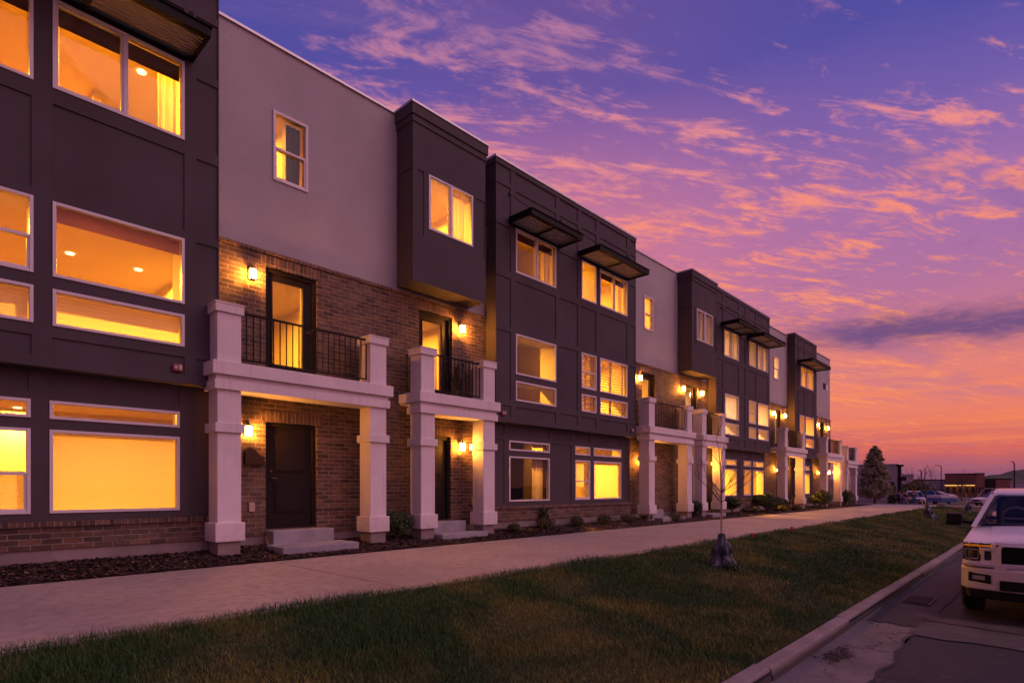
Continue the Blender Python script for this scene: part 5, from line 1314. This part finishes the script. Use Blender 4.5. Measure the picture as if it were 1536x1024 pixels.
def building(d, u0, u1, z0, z1, label, m, depth=10., name='low_building', trim=None, windows=0, band=None):
    """long side square to the viewer's line of sight at its own distance"""
    mid_ = fr(d, (u0 + u1) / 2); F = mid_.normalized(); sd_ = Vector((F.y, -F.x, 0)); hw_ = (math.atan(u1) - math.atan(u0)) / 2 * mid_.length
    a, b = mid_ - sd_ * hw_, mid_ + sd_ * hw_; e = thing(name, ((a.x + b.x) / 2, (a.y + b.y) / 2, z0), label, 'building', 'low buildings across the street')
    w = MB()
    def bx(mb, t0, t1, f0, f1, za, zb):
        P = [a.lerp(b, t0) + F * f0, a.lerp(b, t1) + F * f0, a.lerp(b, t1) + F * f1, a.lerp(b, t0) + F * f1]; i = len(mb.v)
        for zz in (za, zb): mb.v += [(q.x, q.y, zz) for q in P]
        for f in ((0, 3, 2, 1), (4, 5, 6, 7), (0, 1, 5, 4), (1, 2, 6, 5), (2, 3, 7, 6), (3, 0, 4, 7)): mb.f.append(tuple(i + k for k in f)); mb.m.append(0)
        return mb
    bx(w, 0, 1, 0, depth, z0, z1); w.build('wall', m, e)
    bx(MB(), -.01, 1.01, -.12, depth + .1, z1, z1 + .18).build('roof', trim or M_BLKP, e)
    for k in range(windows):
        t0 = (k + .25) / windows; t1 = (k + .75) / windows
        bx(MB(), t0, t1, -.05, .02, z0 + .9, z0 + (z1 - z0) * .42).build('window', M_CARGL, e)
    if band: bx(MB(), 0, band[0], -.9, .02, band[1], band[1] + .22).build('lit_fascia', mat('warm_sign_light', (.8, .6, .2), .5, emit=(1, .5, .12), estr=1.1), e); bx(MB(), 0, band[0], -.9, .02, band[1] + .22, band[1] + .4).build('awning', M_BLKP, e)
    return e, bx
MW = mat('pale_wall', (.42, .38, .40), .8); MWH = mat('white_wall', (.60, .54, .56), .8); MRB = mat('red_brick_wall', (.24, .12, .085), .85); MRB2 = mat('rust_wall', (.38, .19, .14), .85)
building(88, .590, .6655, -.9, 4.55, 'pale windowless building rising behind the evergreen', MW, trim=MW)
building(125, .672, .693, -.9, 3.9, 'small pink-white block right of the utility mast', MWH, trim=MWH)
building(118, .670, .700, -.9, 1.7, 'dark low shed below the pink-white block', MAT_D if False else mat('dark_shed', (.03, .03, .03), .8))
building(150, .692, .705, -.9, 3.2, 'narrow rust coloured building between pale ones', MRB2, trim=MRB)
building(142, .703, .748, -.9, 3.0, 'long white low building left of the brick shops', MWH, windows=3)
e_, bx_ = building(135, .746, .800, -.9, 4.3, 'dark red brick shops with a glowing yellow strip', MRB, windows=5, band=(.95, 1.6))
building(133, .797, .815, -.9, 4.35, 'rust coloured shop section beside the yellow strip', MRB2, windows=3)
building(138, .815, .838, -.9, 3.1, 'dark flat-roofed shed right of the shops', mat('dark_shed', (.03, .03, .03), .8))
building(120, .834, .862, -.9, 2.9, 'low rust building with a dark roof before the hill', MRB2, windows=2)
building(105, .858, .93, -.9, 2.15, 'long pale low wall before the green hill', MWH, trim=MWH, depth=.4, name='yard_wall')
p = fr(70, .7535); e = thing('trailer_box', (p.x, p.y, FZ), 'blue and white box trailer standing on the far verge', 'trailer')
F3 = Vector((cT, sT, 0)); R3 = Vector((sT, -cT, 0))
def obox(mb, c, hw, f0, f1, za, zb):
    P = [c - R3 * hw + F3 * f0, c + R3 * hw + F3 * f0, c + R3 * hw + F3 * f1, c - R3 * hw + F3 * f1]; i = len(mb.v)
    for zz in (za, zb): mb.v += [(q.x, q.y, zz) for q in P]
    for f in ((0, 3, 2, 1), (4, 5, 6, 7), (0, 1, 5, 4), (1, 2, 6, 5), (2, 3, 7, 6), (3, 0, 4, 7)): mb.f.append(tuple(i + k for k in f)); mb.m.append(0)
    return mb
obox(MB(), p, .95, 0, 2.4, FZ + .3, FZ + .78).build('body', mat('trailer_blue', (.05, .13, .35), .5), e, bevel=.02)
obox(MB(), p, 1.0, -.03, 2.43, FZ + .78, FZ + 1.1).build('lid', M_VINYL, e, bevel=.03)
for s_ in (-1, 1): q = p + R3 * s_ * .8 + F3 * 1.2; MB().tube([(q.x - .1, q.y, FZ + .25), (q.x + .1, q.y, FZ + .25)], .25, 14).build('wheel', M_TYRE, e)
# scattered landscape boulders on the far verge
ORD = ['leftmost', 'second', 'third', 'fourth', 'fifth', 'sixth', 'seventh', 'eighth', 'ninth', 'rightmost']
for k in range(10):
    u = .615 + k * .019 + random.uniform(-.004, .004); d = random.uniform(56, 66) if u < .66 or u > .70 else 74; p = fr(d, u); r_ = random.uniform(.2, .5)
    bm = bmesh.new(); bmesh.ops.create_icosphere(bm, subdivisions=2, radius=r_)
    for v in bm.verts: v.co *= random.uniform(.78, 1.15); v.co.z *= .6
    me = bpy.data.meshes.new('boulder'); bm.to_mesh(me); bm.free(); me.materials.append(mat('boulder_stone', (.33, .24, .2), .9)); o = bpy.data.objects.new('boulder', me); COL.objects.link(o); o.location = (p.x, p.y, FZ + r_ * .3)
    tag(o, ORD[k] + ' rounded tan boulder from the left along the far street' if 0 < k < 9 else ORD[k] + ' of the ten rounded tan boulders along the far street', 'boulder', 'landscape boulders along the far street')
# hills
def ridge(d, u0, u1, prof, name, m, zb=-5):
    mb = MB(); n = len(prof)
    a, b = fr(d, u0), fr(d, u1); F = Vector((cT, sT, 0))
    rows = []
    for k, h in enumerate(prof):
        q = a.lerp(b, k / (n - 1)); rows.append([(q.x, q.y, zb), ((q + F * d * .05).x, (q + F * d * .05).y, zb + (h - zb) * .7), ((q + F * d * .1).x, (q + F * d * .1).y, h), ((q + F * d * .25).x, (q + F * d * .25).y, zb)])
    for k in range(n - 1):
        for j in range(3): mb.quad(rows[k][j], rows[k + 1][j], rows[k + 1][j + 1], rows[k][j + 1])
    return tag(mb.build(name, m, smooth=True), kind='structure')
def rp(n, fn): return [fn(k / (n - 1)) for k in range(n)]
ridge(2600, .40, 1.25, rp(60, lambda t: 42 + 30 * math.sin(t * 7 + 1) * .6 + 14 * math.sin(t * 23) + 5 * math.sin(t * 61)), 'hills', mat('far_hill', (.085, .075, .105), .95))  # distance haze put into the hills' purple-grey colour
ridge(420, .848, 1.15, rp(40, lambda t: -4 + 21 * (1 - math.exp(-t * 7)) + 1.2 * math.sin(t * 14 + 1) + .4 * math.sin(t * 43)), 'near_hill', mat('scrub_hill', (.085, .085, .06), .95))
st_ = MB(); st_.tube([(3.26, DY if False else GY + .07, .87), (3.26, GY + .075, .87)], .05, 16)
tag(st_.build('window_sticker', mat('sticker_green', (.12, .32, .08), .5), A.root))

# table lamps and shelving seen through the upper windows
def table_lamp(ux, uy, uz, label):
    x, y, z = ux * CAM_SCALE, uy * CAM_SCALE, uz * CAM_SCALE + EYE * (1 - CAM_SCALE)
    t = thing('table_lamp', (x, y, z), label, 'lamp')
    MB().tube([(x, y, z - .45), (x, y, z - .02)], .18, 12).build('stand', M_WOODF, t)
    MB().tube([(x, y, z - .02), (x, y, z + .05), (x, y, z + .20), (x, y, z + .26)], [.05, .08, .05, .015], 12).build('body', M_WOODF, t)
    MB().tube([(x, y, z + .24), (x, y, z + .46)], [.17, .12], 16, cap=False).build('lamp_shade', M_CURT, t)
table_lamp(8.95, 11.9, 7.35, 'table lamp silhouetted inside the hanging bay window of the second townhouse')
table_lamp(5.35, 12.0, 7.25, 'table lamp low inside the small window of the nearest stucco wall')
m = MB(); m.box(12.0, 12.45, INY + .7, INY + 1.6, 4.2, 4.95); m.box(12.46, 13.2, INY + 1.25, INY + 1.6, 4.35, 5.1)
o = m.build('kitchen_cabinet', M_ROOM, None); o.parent = B.root; o.location = -Vector(((B.x0 + B.x1) / 2, 11.3, 0));
